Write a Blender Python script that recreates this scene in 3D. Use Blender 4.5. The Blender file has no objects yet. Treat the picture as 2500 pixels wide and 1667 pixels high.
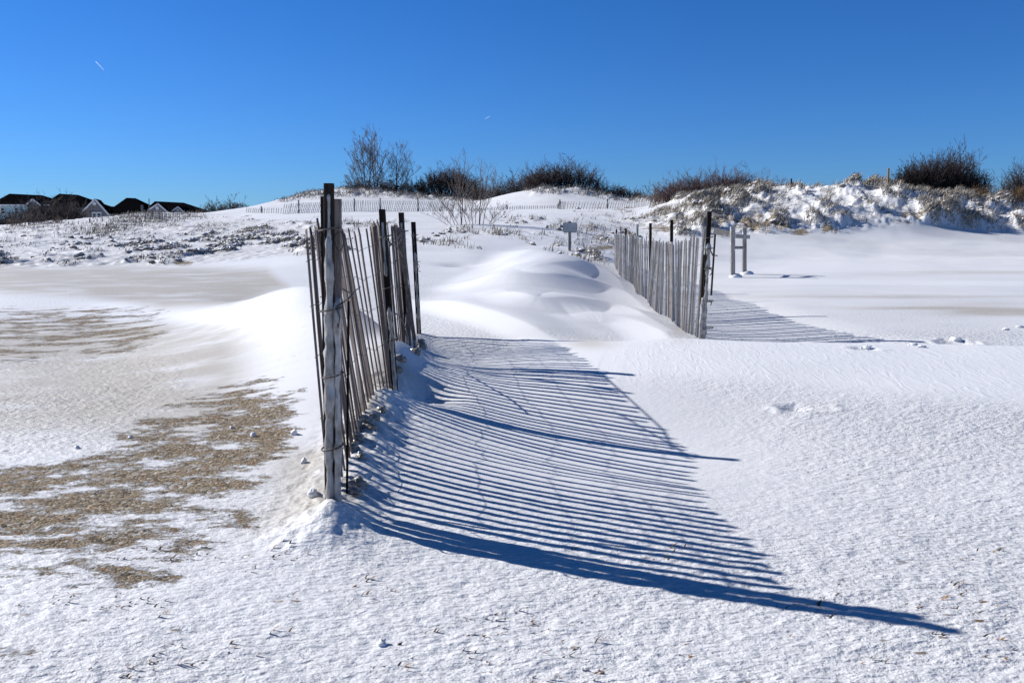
import bpy, math, random
import numpy as np
from mathutils import Vector, Matrix
R = math.radians
random.seed(7); rng = np.random.default_rng(7)
scene = bpy.context.scene

# ------------------------------------------------------------------ camera, world, sun, exposure
F = 1944.0; PITCH = math.atan(274.5 / F); CA, SA = math.cos(PITCH), math.sin(PITCH); ZC = 1.28
cam = bpy.data.cameras.new("camera"); cam.sensor_width = 36; cam.lens = F / 2500 * 36
cam.clip_start = 0.05; cam.clip_end = 30000
camo = bpy.data.objects.new("camera", cam); scene.collection.objects.link(camo)
camo.location = (0, 0, ZC); camo.rotation_euler = (math.pi / 2 - PITCH, 0, 0)
scene.camera = camo
scene.render.resolution_x = 1024; scene.render.resolution_y = 682
SUNV = Vector((-2.17, .98, 1.45)).normalized()
EL = math.asin(SUNV.z); AZ = math.atan2(SUNV.x, SUNV.y)
w = bpy.data.worlds.new("World"); scene.world = w; w.use_nodes = True
nt = w.node_tree; bg = nt.nodes["Background"]
sky = nt.nodes.new("ShaderNodeTexSky"); sky.sky_type = 'NISHITA'; sky.sun_disc = False
sky.sun_elevation = EL; sky.sun_rotation = AZ
sky.air_density = 1.0; sky.dust_density = 0.0; sky.ozone_density = 3.0; sky.altitude = 0
hs = nt.nodes.new("ShaderNodeHueSaturation"); hs.inputs['Saturation'].default_value = 1.18
hs.inputs['Saturation'].default_value = 1.0
nt.links.new(sky.outputs[0], hs.inputs['Color'])
wb = nt.nodes.new("ShaderNodeMix"); wb.data_type = 'RGBA'; wb.blend_type = 'MULTIPLY'; wb.inputs[0].default_value = 1   # polarised winter sky
nt.links.new(hs.outputs[0], wb.inputs[6]); wb.inputs[7].default_value = (.22, .56, 1.04, 1)
tcw = nt.nodes.new("ShaderNodeTexCoord"); sxw = nt.nodes.new("ShaderNodeSeparateXYZ"); nt.links.new(tcw.outputs['Generated'], sxw.inputs[0])
mrh = nt.nodes.new("ShaderNodeMapRange"); nt.links.new(sxw.outputs[2], mrh.inputs[0]); mrh.inputs[1].default_value = 0; mrh.inputs[2].default_value = .36
gm_ = nt.nodes.new("ShaderNodeMix"); gm_.data_type = 'RGBA'; nt.links.new(mrh.outputs[0], gm_.inputs[0]); gm_.inputs[6].default_value = (.29, .57, 1.10, 1); gm_.inputs[7].default_value = (.14, .53, 1.06, 1)
nt.links.new(gm_.outputs[2], wb.inputs[7])
mrw = nt.nodes.new("ShaderNodeMapRange"); mrw.interpolation_type = 'SMOOTHSTEP'; nt.links.new(sxw.outputs[2], mrw.inputs[0])
mrw.inputs[1].default_value = .40; mrw.inputs[2].default_value = .85; mrw.inputs[3].default_value = 1.0; mrw.inputs[4].default_value = .16
zen = nt.nodes.new("ShaderNodeMix"); zen.data_type = 'RGBA'; zen.blend_type = 'MULTIPLY'; zen.inputs[0].default_value = 1
nt.links.new(wb.outputs[2], zen.inputs[6]); nt.links.new(mrw.outputs[0], zen.inputs[7]); nt.links.new(zen.outputs[2], bg.inputs[0])
bg.inputs[1].default_value = 0.088
sl = bpy.data.lights.new("sun", 'SUN'); sl.energy = 5.0; sl.angle = R(0.5); sl.color = (1, .975, .94)
so = bpy.data.objects.new("sun", sl); scene.collection.objects.link(so)
so.rotation_euler = SUNV.to_track_quat('Z', 'Y').to_euler()
scene.view_settings.view_transform = 'Standard'; scene.view_settings.look = 'None'
scene.view_settings.exposure = 0.19; scene.view_settings.gamma = 1

# ------------------------------------------------------------------ helpers
def P(u, v, Y):
    xs = (u - 1250) / F; ys = (833.5 - v) / F
    t = Y / (CA + ys * SA)
    return Vector((xs * t, Y, ZC + (ys * CA - SA) * t))
def UV(x, y, z):
    d = y * CA - (z - ZC) * SA; up = y * SA + (z - ZC) * CA
    d = np.where(np.abs(d) < .05, .05, d)
    return 1250 + F * x / d, 833.5 - F * up / d
def sm(a, b, x):
    t = np.clip((x - a) / (b - a), 0, 1); return t * t * (3 - 2 * t)
def _h(ix, iy, seed):
    h = (ix.astype(np.int64) * 374761393 + iy.astype(np.int64) * 668265263 + seed * 974634777) & 0xffffffff
    h = ((h ^ (h >> 13)) * 1274126177) & 0xffffffff
    return ((h ^ (h >> 16)) & 0xffffff) / 0xffffff
def vn(x, y, seed=0):
    x = np.asarray(x, float); y = np.asarray(y, float)
    ix = np.floor(x); iy = np.floor(y); fx = x - ix; fy = y - iy
    ux = fx * fx * fx * (fx * (fx * 6 - 15) + 10); uy = fy * fy * fy * (fy * (fy * 6 - 15) + 10)
    a = _h(ix, iy, seed); b = _h(ix + 1, iy, seed); c = _h(ix, iy + 1, seed); d = _h(ix + 1, iy + 1, seed)
    return (a + (b - a) * ux + (c - a) * uy + (a - b - c + d) * ux * uy) * 2 - 1
def fbm(x, y, seed=0, o=4):
    s = 0; a = 1; n = 0
    for i in range(o):
        s = s + a * vn(x, y, seed + i); n += a; a *= .5
        x, y = (x * 1.6 + y * 1.2) + 3.1, (-x * 1.2 + y * 1.6) + 7.7
    return s / n

class MB:
    def __init__(s): s.v = []; s.f = []; s.a = []
    def add(s, vs, fs, att=None):
        n = len(s.v); s.v.extend(vs); s.f.extend([tuple(i + n for i in f) for f in fs])
        s.a.extend([att if att is not None else 0.5] * len(vs))
    def box(s, cx, cy, cz, sx, sy, sz, rot=None):
        vs = []
        for x in (-.5, .5):
            for y in (-.5, .5):
                for z in (-.5, .5):
                    p = Vector((x * sx, y * sy, z * sz))
                    if rot: p = rot @ p
                    vs.append((p.x + cx, p.y + cy, p.z + cz))
        s.add(vs, [(0, 1, 3, 2), (4, 6, 7, 5), (0, 4, 5, 1), (2, 3, 7, 6), (0, 2, 6, 4), (1, 5, 7, 3)])
    def bar(s, p, q, wx, wy, up=Vector((0, 0, 1)), taper=1.0):
        p = Vector(p); q = Vector(q); d = (q - p).normalized()
        a = d.cross(up)
        if a.length < 1e-4: a = d.cross(Vector((0, 1, 0)))
        a.normalize(); b = a.cross(d).normalized()
        vs = []
        for c, k in ((p, 1), (q, taper)):
            for i, j in ((-1, -1), (1, -1), (1, 1), (-1, 1)):
                vs.append(tuple(c + a * (i * wx * k / 2) + b * (j * wy * k / 2)))
        s.add(vs, [(3, 2, 1, 0), (4, 5, 6, 7), (0, 1, 5, 4), (1, 2, 6, 5), (2, 3, 7, 6), (3, 0, 4, 7)])
    def tube(s, pts, rs, n=3, att=None, cap=False):
        vs = []; fs = []; m = len(pts)
        for i in range(m):
            p = Vector(pts[i])
            d = (Vector(pts[min(i + 1, m - 1)]) - Vector(pts[max(i - 1, 0)]))
            if d.length < 1e-9: d = Vector((0, 0, 1))
            d.normalize()
            a = d.cross(Vector((0.31, 0.95, 0.05))); a.normalize(); b = d.cross(a)
            r = rs[i] if hasattr(rs, '__len__') else rs
            for k in range(n):
                t = 2 * math.pi * k / n
                vs.append(tuple(p + a * (math.cos(t) * r) + b * (math.sin(t) * r)))
        for i in range(m - 1):
            for k in range(n):
                k2 = (k + 1) % n
                fs.append((i * n + k, i * n + k2, (i + 1) * n + k2, (i + 1) * n + k))
        if cap:
            fs.append(tuple(range(n - 1, -1, -1))); fs.append(tuple((m - 1) * n + k for k in range(n)))
        s.add(vs, fs, att)
    def build(s, name, mat, parent=None, smooth=False, loc=None):
        me = bpy.data.meshes.new(name); vs = s.v
        if loc is not None: vs = [(a - loc[0], b - loc[1], c - loc[2]) for a, b, c in vs]
        me.from_pydata(vs, [], s.f)
        at = me.attributes.new('rnd', 'FLOAT', 'POINT'); at.data.foreach_set('value', s.a)
        me.materials.append(mat)
        if smooth: me.polygons.foreach_set('use_smooth', [True] * len(me.polygons))
        me.update()
        o = bpy.data.objects.new(name, me); scene.collection.objects.link(o)
        if loc is not None: o.location = loc
        if parent: o.parent = parent
        return o
def tag(o, label=None, cat=None, group=None, kind=None):
    if label: o['label'] = label
    if cat: o['category'] = cat
    if group: o['group'] = group
    if kind: o['kind'] = kind
    return o
def empty(name, loc, label, cat, group=None):
    o = bpy.data.objects.new(name, None); scene.collection.objects.link(o); o.location = loc
    o.empty_display_size = .1
    return tag(o, label, cat, group)

# ------------------------------------------------------------------ materials
class NT:
    def __init__(s, name):
        s.m = bpy.data.materials.new(name); s.m.use_nodes = True; s.t = s.m.node_tree
        s.b = s.t.nodes['Principled BSDF']
    def n(s, typ, **k):
        x = s.t.nodes.new(typ)
        for a, b in k.items(): setattr(x, a, b)
        return x
    def l(s, a, b): s.t.links.new(a, b)
    def val(s, inp, v):
        if hasattr(v, 'is_output'): s.l(v, inp)
        else: inp.default_value = v
    def math(s, op, a, b=0.0, c=0.0, clamp=False):
        x = s.n('ShaderNodeMath', operation=op); x.use_clamp = clamp
        s.val(x.inputs[0], a); s.val(x.inputs[1], b)
        if op in ('MULTIPLY_ADD',): s.val(x.inputs[2], c)
        return x.outputs[0]
    def mix(s, f, a, b):
        x = s.n('ShaderNodeMix', data_type='RGBA'); s.val(x.inputs[0], f)
        for i, c in ((6, a), (7, b)):
            if hasattr(c, 'is_output'): s.l(c, x.inputs[i])
            else: x.inputs[i].default_value = (*c, 1)
        return x.outputs[2]
    def ss(s, a, b, x):
        m = s.n('ShaderNodeMapRange', interpolation_type='SMOOTHSTEP')
        s.val(m.inputs[0], x); m.inputs[1].default_value = a; m.inputs[2].default_value = b
        return m.outputs[0]
    def coord(s, sc=(1, 1, 1), rot=(0, 0, 0), src='Object'):
        tc = s.n('ShaderNodeTexCoord'); mp = s.n('ShaderNodeMapping')
        mp.inputs['Scale'].default_value = sc; mp.inputs['Rotation'].default_value = rot
        s.l(tc.outputs[src], mp.inputs[0]); return mp.outputs[0]
    def noise(s, vec, scale, det=4, rough=.55, dist=0):
        x = s.n('ShaderNodeTexNoise'); s.l(vec, x.inputs['Vector'])
        x.inputs['Scale'].default_value = scale; x.inputs['Detail'].default_value = det
        x.inputs['Roughness'].default_value = rough; x.inputs['Distortion'].default_value = dist
        return x.outputs[0]
    def attr(s, name):
        x = s.n('ShaderNodeAttribute'); x.attribute_name = name; return x.outputs['Fac']
    def bump(s, h, strength, dist, prev=None):
        x = s.n('ShaderNodeBump'); s.val(x.inputs['Strength'], strength); x.inputs['Distance'].default_value = dist
        s.l(h, x.inputs['Height'])
        if prev: s.l(prev, x.inputs['Normal'])
        return x.outputs[0]

def mat_ground():
    g = NT('snow_and_sand')
    sand, tint, rough, spark = g.attr('sand'), g.attr('tint'), g.attr('rough'), g.attr('ripple')
    c = g.coord(); cw = g.coord((.60, 1.35, 1), (0, 0, R(-6)))      # wind-stretched
    n1 = g.noise(cw, 13, 8, .72); n2 = g.noise(cw, 3.6, 4, .55)
    k = g.math('ADD', g.math('MULTIPLY', n1, .52), g.math('MULTIPLY', n2, .60))
    k = g.math('SUBTRACT', k, .56)
    s1 = g.math('ADD', sand, g.math('MULTIPLY', k, 3.4))
    s1 = g.math('ADD', s1, g.math('MULTIPLY', g.math('SUBTRACT', g.noise(c, 85, 3, .75), .5), .75))
    fac = g.ss(.40, .64, g.math('MULTIPLY', s1, g.ss(0.02, .2, sand)))
    # sand colours: ochre grains, dark pebbles
    gn = g.noise(c, 110, 3, .7); gm = g.noise(c, 22, 4, .7)
    vo = g.n('ShaderNodeTexVoronoi'); g.l(c, vo.inputs['Vector']); vo.inputs['Scale'].default_value = 55
    sc = g.mix(g.ss(.40, .60, gn), (.11, .078, .042), (.54, .43, .29))
    sc = g.mix(g.math('MULTIPLY', g.ss(.46, .66, gm), .5), sc, (.23, .15, .07))
    sepc = g.n('ShaderNodeSeparateColor'); g.l(vo.outputs['Color'], sepc.inputs[0])
    sc = g.mix(g.math('MULTIPLY', g.ss(.80, .90, sepc.outputs[0]), .8), sc, (.055, .04, .028))
    sc = g.mix(g.math('MULTIPLY', g.ss(.95, .98, sepc.outputs[1]), .7), sc, (.33, .15, .05))
    sc = g.mix(g.math('MULTIPLY', g.ss(.86, .94, sepc.outputs[2]), .7), sc, (.7, .69, .66))
    # snow colours: clean / sand-dusted; sunlit drift faces painted whiter
    dn = g.noise(c, 60, 3, .7); db = g.noise(cw, 1.4, 4, .6)
    snow = g.mix(g.math('MAXIMUM', g.attr('clean_lit'), g.math('MULTIPLY', g.math('SUBTRACT', 1.0, g.ss(.0, .35, rough)), .55)), (.775, .775, .78), (.89, .89, .895))
    snow = g.mix(g.math('MULTIPLY', tint, g.ss(.2, .55, db)), snow, (.55, .51, .44))
    snow = g.mix(g.math('MULTIPLY', g.math('MULTIPLY', g.ss(.50, .68, dn), rough), .30), snow, (.55, .52, .47))
    # sparse litter specks
    v2 = g.n('ShaderNodeTexVoronoi'); g.l(cw, v2.inputs['Vector']); v2.inputs['Scale'].default_value = 26
    sp2 = g.n('ShaderNodeSeparateColor'); g.l(v2.outputs['Color'], sp2.inputs[0])
    lit = g.math('MULTIPLY', g.ss(.945, .965, sp2.outputs[0]), g.math('SUBTRACT', 1.0, g.ss(.26, .44, v2.outputs['Distance'])))
    ln = g.ss(.50, .62, g.noise(cw, 1.1, 3, .6))
    lit = g.math('MULTIPLY', g.math('MULTIPLY', lit, ln), g.attr('litter'))
    snow = g.mix(lit, snow, (.16, .10, .05))
    col = g.mix(fac, snow, sc)
    g.l(col, g.b.inputs['Base Color'])
    rg = g.mix(fac, (.52, .52, .52), (.9, .9, .9)); g.l(rg, g.b.inputs['Roughness'])
    g.b.inputs['Specular IOR Level'].default_value = .35
    # relief
    r1 = g.noise(g.coord((.72, 1.5, 1), (0, 0, R(-5))), 40, 4, .60, .0)
    vc = g.n('ShaderNodeTexVoronoi', feature='SMOOTH_F1'); g.l(g.coord((.62, 1.35, 1), (0, 0, R(-6))), vc.inputs['Vector']); vc.inputs['Scale'].default_value = 40
    r1 = g.math('ADD', g.math('MULTIPLY', r1, .62), g.math('MULTIPLY', g.math('SUBTRACT', 1.0, vc.outputs['Distance']), .50))
    r2 = g.noise(c, 75, 3, .6)
    rp = g.noise(g.coord((2.6, .75, 1), (0, 0, R(-14))), 5.0, 3, .5, .8)
    rp = g.math('ABSOLUTE', g.math('SUBTRACT', rp, .5))
    gr = g.noise(c, 230, 2, .5)
    nb = g.bump(r1, rough, .021)
    nb = g.bump(r2, g.math('MULTIPLY', rough, .6), .010, nb)
    nb = g.bump(gr, .35, .0016, nb)
    nb = g.bump(rp, g.math('MULTIPLY', spark, .8), .012, nb)
    sb = g.math('ADD', g.math('MULTIPLY', gm, 1.0), g.math('MULTIPLY', gn, .5))
    nb = g.bump(g.math('ADD', g.math('MULTIPLY', sb, .6), g.math('MULTIPLY', g.math('SUBTRACT', 1.0, vo.outputs['Distance']), .25)), fac, .035, nb)
    nb = g.bump(g.math('SUBTRACT', 1.0, fac), .8, .010, nb)
    g.l(nb, g.b.inputs['Normal'])
    return g.m
def mat_wood(name, c1, c2, ice=0.15, obj_rand=True, scale=1.0):
    g = NT(name)
    c = g.coord((22 * scale, 22 * scale, 1.6 * scale)); n = g.noise(c, 3, 6, .7)
    col = g.mix(g.ss(.3, .72, n), c1, c2)
    if obj_rand:
        oi = g.n('ShaderNodeObjectInfo')
        hv = g.n('ShaderNodeHueSaturation'); g.l(col, hv.inputs['Color'])
        g.l(g.math('MULTIPLY_ADD', oi.outputs['Random'], .75, .62), hv.inputs['Value']); col = hv.outputs[0]
    i = g.noise(g.coord((1, 1, .35)), 16, 5, .6)
    if ice > 0: col = g.mix(g.ss(.66 - ice, .78 - ice, i), col, (.62, .62, .63))
    g.l(col, g.b.inputs['Base Color']); g.b.inputs['Roughness'].default_value = .85; g.b.inputs['Specular IOR Level'].default_value = .12
    g.l(g.bump(n, .5, .004), g.b.inputs['Normal'])
    return g.m
def mat_plain(name, c1, c2=None, rough=.8, sc=6, bump=.2, metal=0, snowcap=0, rndmix=False, bd=.01):
    g = NT(name); c = g.coord(); n = g.noise(c, sc, 4, .6)
    col = g.mix(g.ss(.3, .7, g.attr('rnd') if rndmix else n), c1, c2 or tuple(x * .8 for x in c1))
    if snowcap:
        ge = g.n('ShaderNodeNewGeometry'); sx = g.n('ShaderNodeSeparateXYZ'); g.l(ge.outputs['Normal'], sx.inputs[0])
        f = g.ss(snowcap, snowcap + .35, g.math('ADD', sx.outputs[2], g.math('MULTIPLY', g.math('SUBTRACT', g.noise(c, sc * 1.5, 4, .6), .5), 1.2)))
        col = g.mix(f, col, (.83, .84, .86))
    g.l(col, g.b.inputs['Base Color']); g.b.inputs['Roughness'].default_value = rough
    g.b.inputs['Metallic'].default_value = metal
    if bump: g.l(g.bump(n, bump, bd), g.b.inputs['Normal'])
    return g.m
M = {}
M['ground'] = mat_ground()
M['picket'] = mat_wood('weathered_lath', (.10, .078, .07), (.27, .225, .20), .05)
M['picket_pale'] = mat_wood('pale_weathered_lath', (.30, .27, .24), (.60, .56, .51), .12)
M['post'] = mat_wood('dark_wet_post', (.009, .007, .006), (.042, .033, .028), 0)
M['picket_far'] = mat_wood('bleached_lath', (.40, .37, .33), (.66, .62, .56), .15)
M['post_grey'] = mat_wood('grey_timber', (.16, .15, .14), (.36, .34, .32), .10)
M['wire'] = mat_plain('rusty_wire', (.05, .035, .03), (.09, .07, .06), .6, 60, 0)
M['bark'] = mat_plain('bare_bark', (.085, .062, .05), (.15, .115, .095), .85, 6, 0, rndmix=True)
M['bark_dark'] = mat_plain('dark_twigs', (.030, .020, .020), (.062, .042, .038), .85, 6, 0, rndmix=True)
M['bark_red'] = mat_plain('reddish_twigs', (.06, .030, .026), (.12, .065, .05), .85, 6, 0, rndmix=True)
M['grass'] = mat_plain('frosted_grass', (.19, .155, .11), (.54, .49, .42), .85, 6, 0, rndmix=True)
M['grass_dark'] = mat_plain('frozen_wrack', (.10, .085, .07), (.42, .38, .33), .85, 6, 0, rndmix=True)
M['litter'] = mat_plain('brown_litter', (.07, .045, .025), (.28, .15, .06), .85, 6, 0, rndmix=True)
M['clod'] = mat_plain('snow_crusted_clod', (.34, .29, .225), (.16, .135, .11), .85, 12, .5, snowcap=.42)
M['roof'] = mat_plain('dark_shingles', (.005, .005, .006), (.010, .009, .010), .95, 3, .3, bd=.02)
M['roof'].node_tree.nodes['Principled BSDF'].inputs['Specular IOR Level'].default_value = 0
M['trim'] = mat_plain('white_trim', (.72, .73, .74), (.66, .67, .68), .6, 3, 0)
M['shingle'] = mat_plain('grey_shingle_wall', (.15, .145, .15), (.21, .20, .20), .8, 5, .2)
M['blue_wall'] = mat_plain('pale_blue_wall', (.42, .62, .68), (.36, .55, .62), .7, 3, .1)
M['glass'] = mat_plain('window_glass', (.03, .035, .04), (.05, .055, .06), .12, 2, 0)
M['metal'] = mat_plain('galvanised_back', (.42, .43, .44), (.30, .31, .32), .38, 9, .1, metal=.7)
M['mast'] = mat_plain('mast_steel', (.10, .11, .12), (.14, .15, .16), .6, 3, 0)
M['stake'] = mat_wood('ochre_stake', (.20, .12, .05), (.34, .22, .10), 0, False)
M['reed'] = mat_plain('rusty_reed', (.16, .09, .045), (.30, .19, .10), .85, 6, 0, rndmix=True)
def mat_ice():
    g = NT('glazed_ice'); c = g.coord((1, 1, .45)); n = g.noise(c, 30, 5, .6)
    col = g.mix(g.ss(.35, .7, n), (.44, .42, .40), (.20, .17, .14))
    st = g.noise(g.coord((1, 1, .12)), 9, 3, .5)
    col = g.mix(g.math('MULTIPLY', g.ss(.54, .70, st), .75), col, (.22, .16, .09))
    g.l(col, g.b.inputs['Base Color']); g.b.inputs['Roughness'].default_value = .18
    g.b.inputs['Subsurface Weight'].default_value = .2; g.b.inputs['Subsurface Radius'].default_value = (.5, .6, .8)
    g.b.inputs['Subsurface Scale'].default_value = .03
    g.l(g.bump(n, .6, .008), g.b.inputs['Normal']); return g.m
M['ice'] = mat_ice()
M['snow_lump'] = mat_plain('lump_snow', (.83, .835, .85), (.80, .80, .80), .45, 40, .5, bd=.01)
g = NT('contrail_vapour'); tr_ = g.n('ShaderNodeBsdfTranslucent'); tr_.inputs[0].default_value = (.9, .93, .97, 1); tp_ = g.n('ShaderNodeBsdfTransparent'); mx_ = g.n('ShaderNodeMixShader')
g.l(g.math('MULTIPLY', g.ss(.2, .7, g.noise(g.coord((.01, .01, .01)), 1.5, 3)), .6), mx_.inputs[0]); g.l(tp_.outputs[0], mx_.inputs[1]); g.l(tr_.outputs[0], mx_.inputs[2])
g.l(mx_.outputs[0], g.t.nodes['Material Output'].inputs[0]); M['trail'] = g.m

# ------------------------------------------------------------------ terrain
# per bearing: (distance, image row) pairs of the real ground profile -> height by distance
COLS = {
 -250: [(14, 715), (22, 655), (28, 625), (37, 602), (45, 586), (54, 572), (60, 564), (66, 558)],
 0:    [(14, 712), (22, 650), (28, 620), (37, 597), (45, 580), (54, 565), (60, 558), (66, 552)],
 120:  [(14, 711), (22, 648), (28, 618), (37, 594), (45, 576), (54, 556), (60, 547), (66, 540)],
 250:  [(14, 710), (22, 645), (28, 615), (37, 590), (45, 570), (54, 550), (60, 540), (66, 530)],
 330:  [(14, 709), (22, 642), (28, 612), (37, 585), (45, 566), (54, 545), (60, 530), (66, 520)],
 400:  [(14, 708), (22, 639), (28, 608), (37, 580), (45, 560), (54, 542), (60, 528), (66, 517)],
 500:  [(14, 706), (22, 635), (28, 605), (37, 575), (45, 555), (54, 540), (60, 530), (68, 520)],
 580:  [(14, 706), (22, 628), (28, 600), (37, 570), (45, 550), (54, 532), (60, 522), (68, 508)],
 650:  [(14, 705), (22, 620), (28, 595), (37, 565), (45, 545), (54, 525), (60, 515), (72, 494)],
 720:  [(14, 700), (22, 612), (28, 588), (37, 558), (45, 538), (54, 519), (60, 508), (68, 490), (74, 480)],
 800:  [(14, 695), (22, 610), (28, 580), (35, 555), (43, 535), (53, 518), (60, 506), (68, 480), (75, 461)],
 900:  [(14, 692), (22, 605), (27, 578), (34, 553), (43, 532), (53, 516), (60, 505), (68, 479), (76, 459)],
 980:  [(14, 690), (22, 602), (27, 575), (33, 552), (42, 530), (53, 516), (60, 505), (68, 482), (76, 467)],
 1060: [(14, 690), (22, 601), (27, 573), (33, 551), (42, 530), (53, 516), (60, 506), (68, 488), (76, 478)],
 1150: [(14, 690), (22, 601), (28, 570), (33, 548), (42, 528), (52, 514), (57, 511), (68, 492), (76, 487)],
 1250: [(14, 700), (22, 615), (27, 580), (34, 548), (43, 525), (50, 512), (54, 507), (60, 485), (64, 468)],
 1330: [(14, 720), (22, 625), (27, 588), (34, 550), (40, 528), (46, 514), (52, 509), (58, 480), (63, 456)],
 1400: [(14, 730), (22, 632), (28, 588), (34, 553), (40, 528), (46, 514), (52, 509), (58, 484), (63, 460)],
 1470: [(14, 735), (22, 645), (26, 615), (30, 590), (36, 550), (42, 525), (48, 512), (52, 509), (58, 492), (63, 473)],
 1550: [(14, 737), (22, 665), (25, 640), (30, 600), (34, 575), (38, 545), (42, 525), (48, 512), (52, 510), (57, 500), (63, 489)],
 1630: [(14, 737), (22, 668), (26, 640), (30, 605), (34, 572), (38, 530), (43, 502), (48, 494), (56, 490), (62, 486)],
 1700: [(14, 737), (22, 668), (26, 640), (30, 608), (33, 580), (36, 545), (39, 510), (43, 484), (48, 483)],
 1850: [(14, 730), (22, 668), (28, 635), (32, 600), (34.5, 566), (37.5, 515), (40, 490), (43, 472)],
 1950: [(14, 725), (22, 666), (29, 632), (32.5, 598), (34.5, 568), (36.5, 525), (39, 490), (42, 464)],
 2060: [(14, 725), (22, 665), (29, 630), (33, 597), (34.8, 572), (36, 532), (38.5, 485), (42, 453)],
 2140: [(14, 725), (22, 665), (30, 628), (33, 600), (34.8, 575), (36, 532), (38.5, 486), (42, 454)],
 2220: [(14, 725), (22, 665), (30, 626), (33, 600), (34.8, 578), (36, 540), (38.5, 490), (41, 464)],
 2300: [(14, 725), (22, 665), (30, 626), (33, 601), (35, 580), (36.5, 548), (38, 512), (40, 488)],
 2400: [(14, 725), (22, 665), (30, 627), (33, 604), (35, 584), (37, 552), (39, 515), (41, 494)],
 2500: [(14, 725), (22, 665), (30, 628), (33, 606), (35, 588), (37, 560), (39, 528), (42, 508)],
 2750: [(14, 725), (22, 665), (30, 630), (33, 610), (35, 592), (37, 566), (39, 536), (42, 515)],
}
NEAR = {0: 0.0, 10: 0.0}
us = sorted(COLS); YG = np.arange(0, 420.01, .25); SG = np.linspace(-1.0, 1.0, 401)
TAB = np.zeros((len(us), len(YG)))
for i, u in enumerate(us):
    ys = [0, 9.5]; zs = [0, .02]
    for (Y, v) in COLS[u]: ys.append(Y); zs.append(P(u, v, Y).z)
    zl, yl = zs[-1], ys[-1]
    for dy, fz in ((4, .93), (12, .62), (30, .38), (60, .25), (330, .2)):
        ys.append(yl + dy); zs.append(1.0 + (zl - 1.0) * fz)
    TAB[i] = np.interp(YG, ys, zs)
RAS = np.zeros((len(SG), len(YG)))
ss_ = np.array([(u - 1250) / F / (CA + .14 * SA) for u in us])
for j in range(len(YG)): RAS[:, j] = np.interp(SG, ss_, TAB[:, j])
def gk(sig):
    x = np.arange(-int(3 * sig), int(3 * sig) + 1); k = np.exp(-x * x / 2 / sig / sig); return k / k.sum()
def smooth(A, sig, ax):
    k = gk(sig); pad = len(k) // 2; w_ = [(0, 0), (0, 0)]; w_[ax] = (pad, pad)
    B = np.pad(A, w_, mode='edge')
    return np.apply_along_axis(lambda r: np.convolve(r, k, 'valid'), ax, B)
RAS = smooth(smooth(RAS, 2.2, 0), 2.6, 1)
def bil(A, a, b):
    a = np.clip(a, 0, A.shape[0] - 1.001); b = np.clip(b, 0, A.shape[1] - 1.001)
    i = a.astype(int); j = b.astype(int); fa = a - i; fb = b - j
    fa_, fb_ = 1 - fa, 1 - fb
    return A[i, j] * fa_ * fb_ + A[i + 1, j] * fa * fb_ + A[i, j + 1] * fa_ * fb + A[i + 1, j + 1] * fa * fb
def base0(x, y):
    s = x / np.maximum(y, 1.0)
    return bil(RAS, (s + 1) / 2 * 400, np.maximum(y, 0) / .25)
def resample(pts, k=6):
    p = [np.array(a, float) for a in pts]; out = []
    for i in range(len(p) - 1):
        a, b, c, d = p[max(i - 1, 0)], p[i], p[i + 1], p[min(i + 2, len(p) - 1)]
        for j in range(k):
            t = j / k; out.append(.5 * (2 * b + (c - a) * t + (2 * a - 5 * b + 4 * c - d) * t * t + (3 * b - a - 3 * c + d) * t ** 3))
    out.append(p[-1]); return [(float(q[0]), float(q[1]), max(float(q[2]), 0)) for q in out]
def ridge(x, y, pts, wf, wb, kf=1.0, pf=1.0, crisp=0.0, rs=5):
    """asymmetric drift along a line of (x, y, height); front = towards -y"""
    if len(pts) > 2: pts = resample(pts, rs)
    W = max(wf, wb); xa = [p[0] for p in pts]; ya = [p[1] for p in pts]
    out = np.zeros(x.shape); sel = (x > min(xa) - W) & (x < max(xa) + W) & (y > min(ya) - W) & (y < max(ya) + W)
    if not sel.any(): return out
    x = x[sel]; y = y[sel]
    best = np.full(x.shape, 1e9); hh = np.zeros(x.shape); sd = np.ones(x.shape)
    for (x0, y0, h0), (x1, y1, h1) in zip(pts[:-1], pts[1:]):
        dx, dy = x1 - x0, y1 - y0; L2 = dx * dx + dy * dy + 1e-12
        t = np.clip(((x - x0) * dx + (y - y0) * dy) / L2, 0, 1)
        d = np.hypot(x - x0 - t * dx, y - y0 - t * dy)
        m = d < best; best = np.where(m, d, best); hh = np.where(m, h0 + (h1 - h0) * t, hh)
        sd = np.where(m, (dx * (y - y0) - dy * (x - x0)) / math.sqrt(L2) / np.maximum(d, 1e-4), sd)
    k = sm(-1, 1, sd); wd = wf + (wb - wf) * k
    q = np.clip(best / wd, 0, 1); f = 1 - q * q * (3 - 2 * q)
    f = f * (1 - crisp * (1 - k)) + crisp * (1 - k) * (1 - q) ** 1.25
    out[sel] = hh * f ** (pf + (1 - pf) * k)
    return out
def mound(x, y):
    xc = np.interp(y, [8, 11, 14, 16, 20, 24], [.3, .4, .6, .80, 1.0, 1.2])
    wl = np.interp(y, [8, 11, 14, 16, 20, 24], [1.5, 2.0, 1.9, 1.7, 1.7, 2])
    wr = np.interp(y, [8, 11, 14, 16, 20, 24], [1.7, 1.9, 2.0, 2.05, 2.0, 2.0])
    zt = np.interp(y, [7.9, 8.8, 10, 12, 14, 15.6, 16.6, 18, 20, 23], [0, .05, .17, .29, .38, .45, .46, .42, .28, 0])
    d = x - xc; q = np.clip(np.where(d < 0, -d / wl, d / wr), 0, 1)
    return zt * (1 - q * q * (3 - 2 * q))
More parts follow.
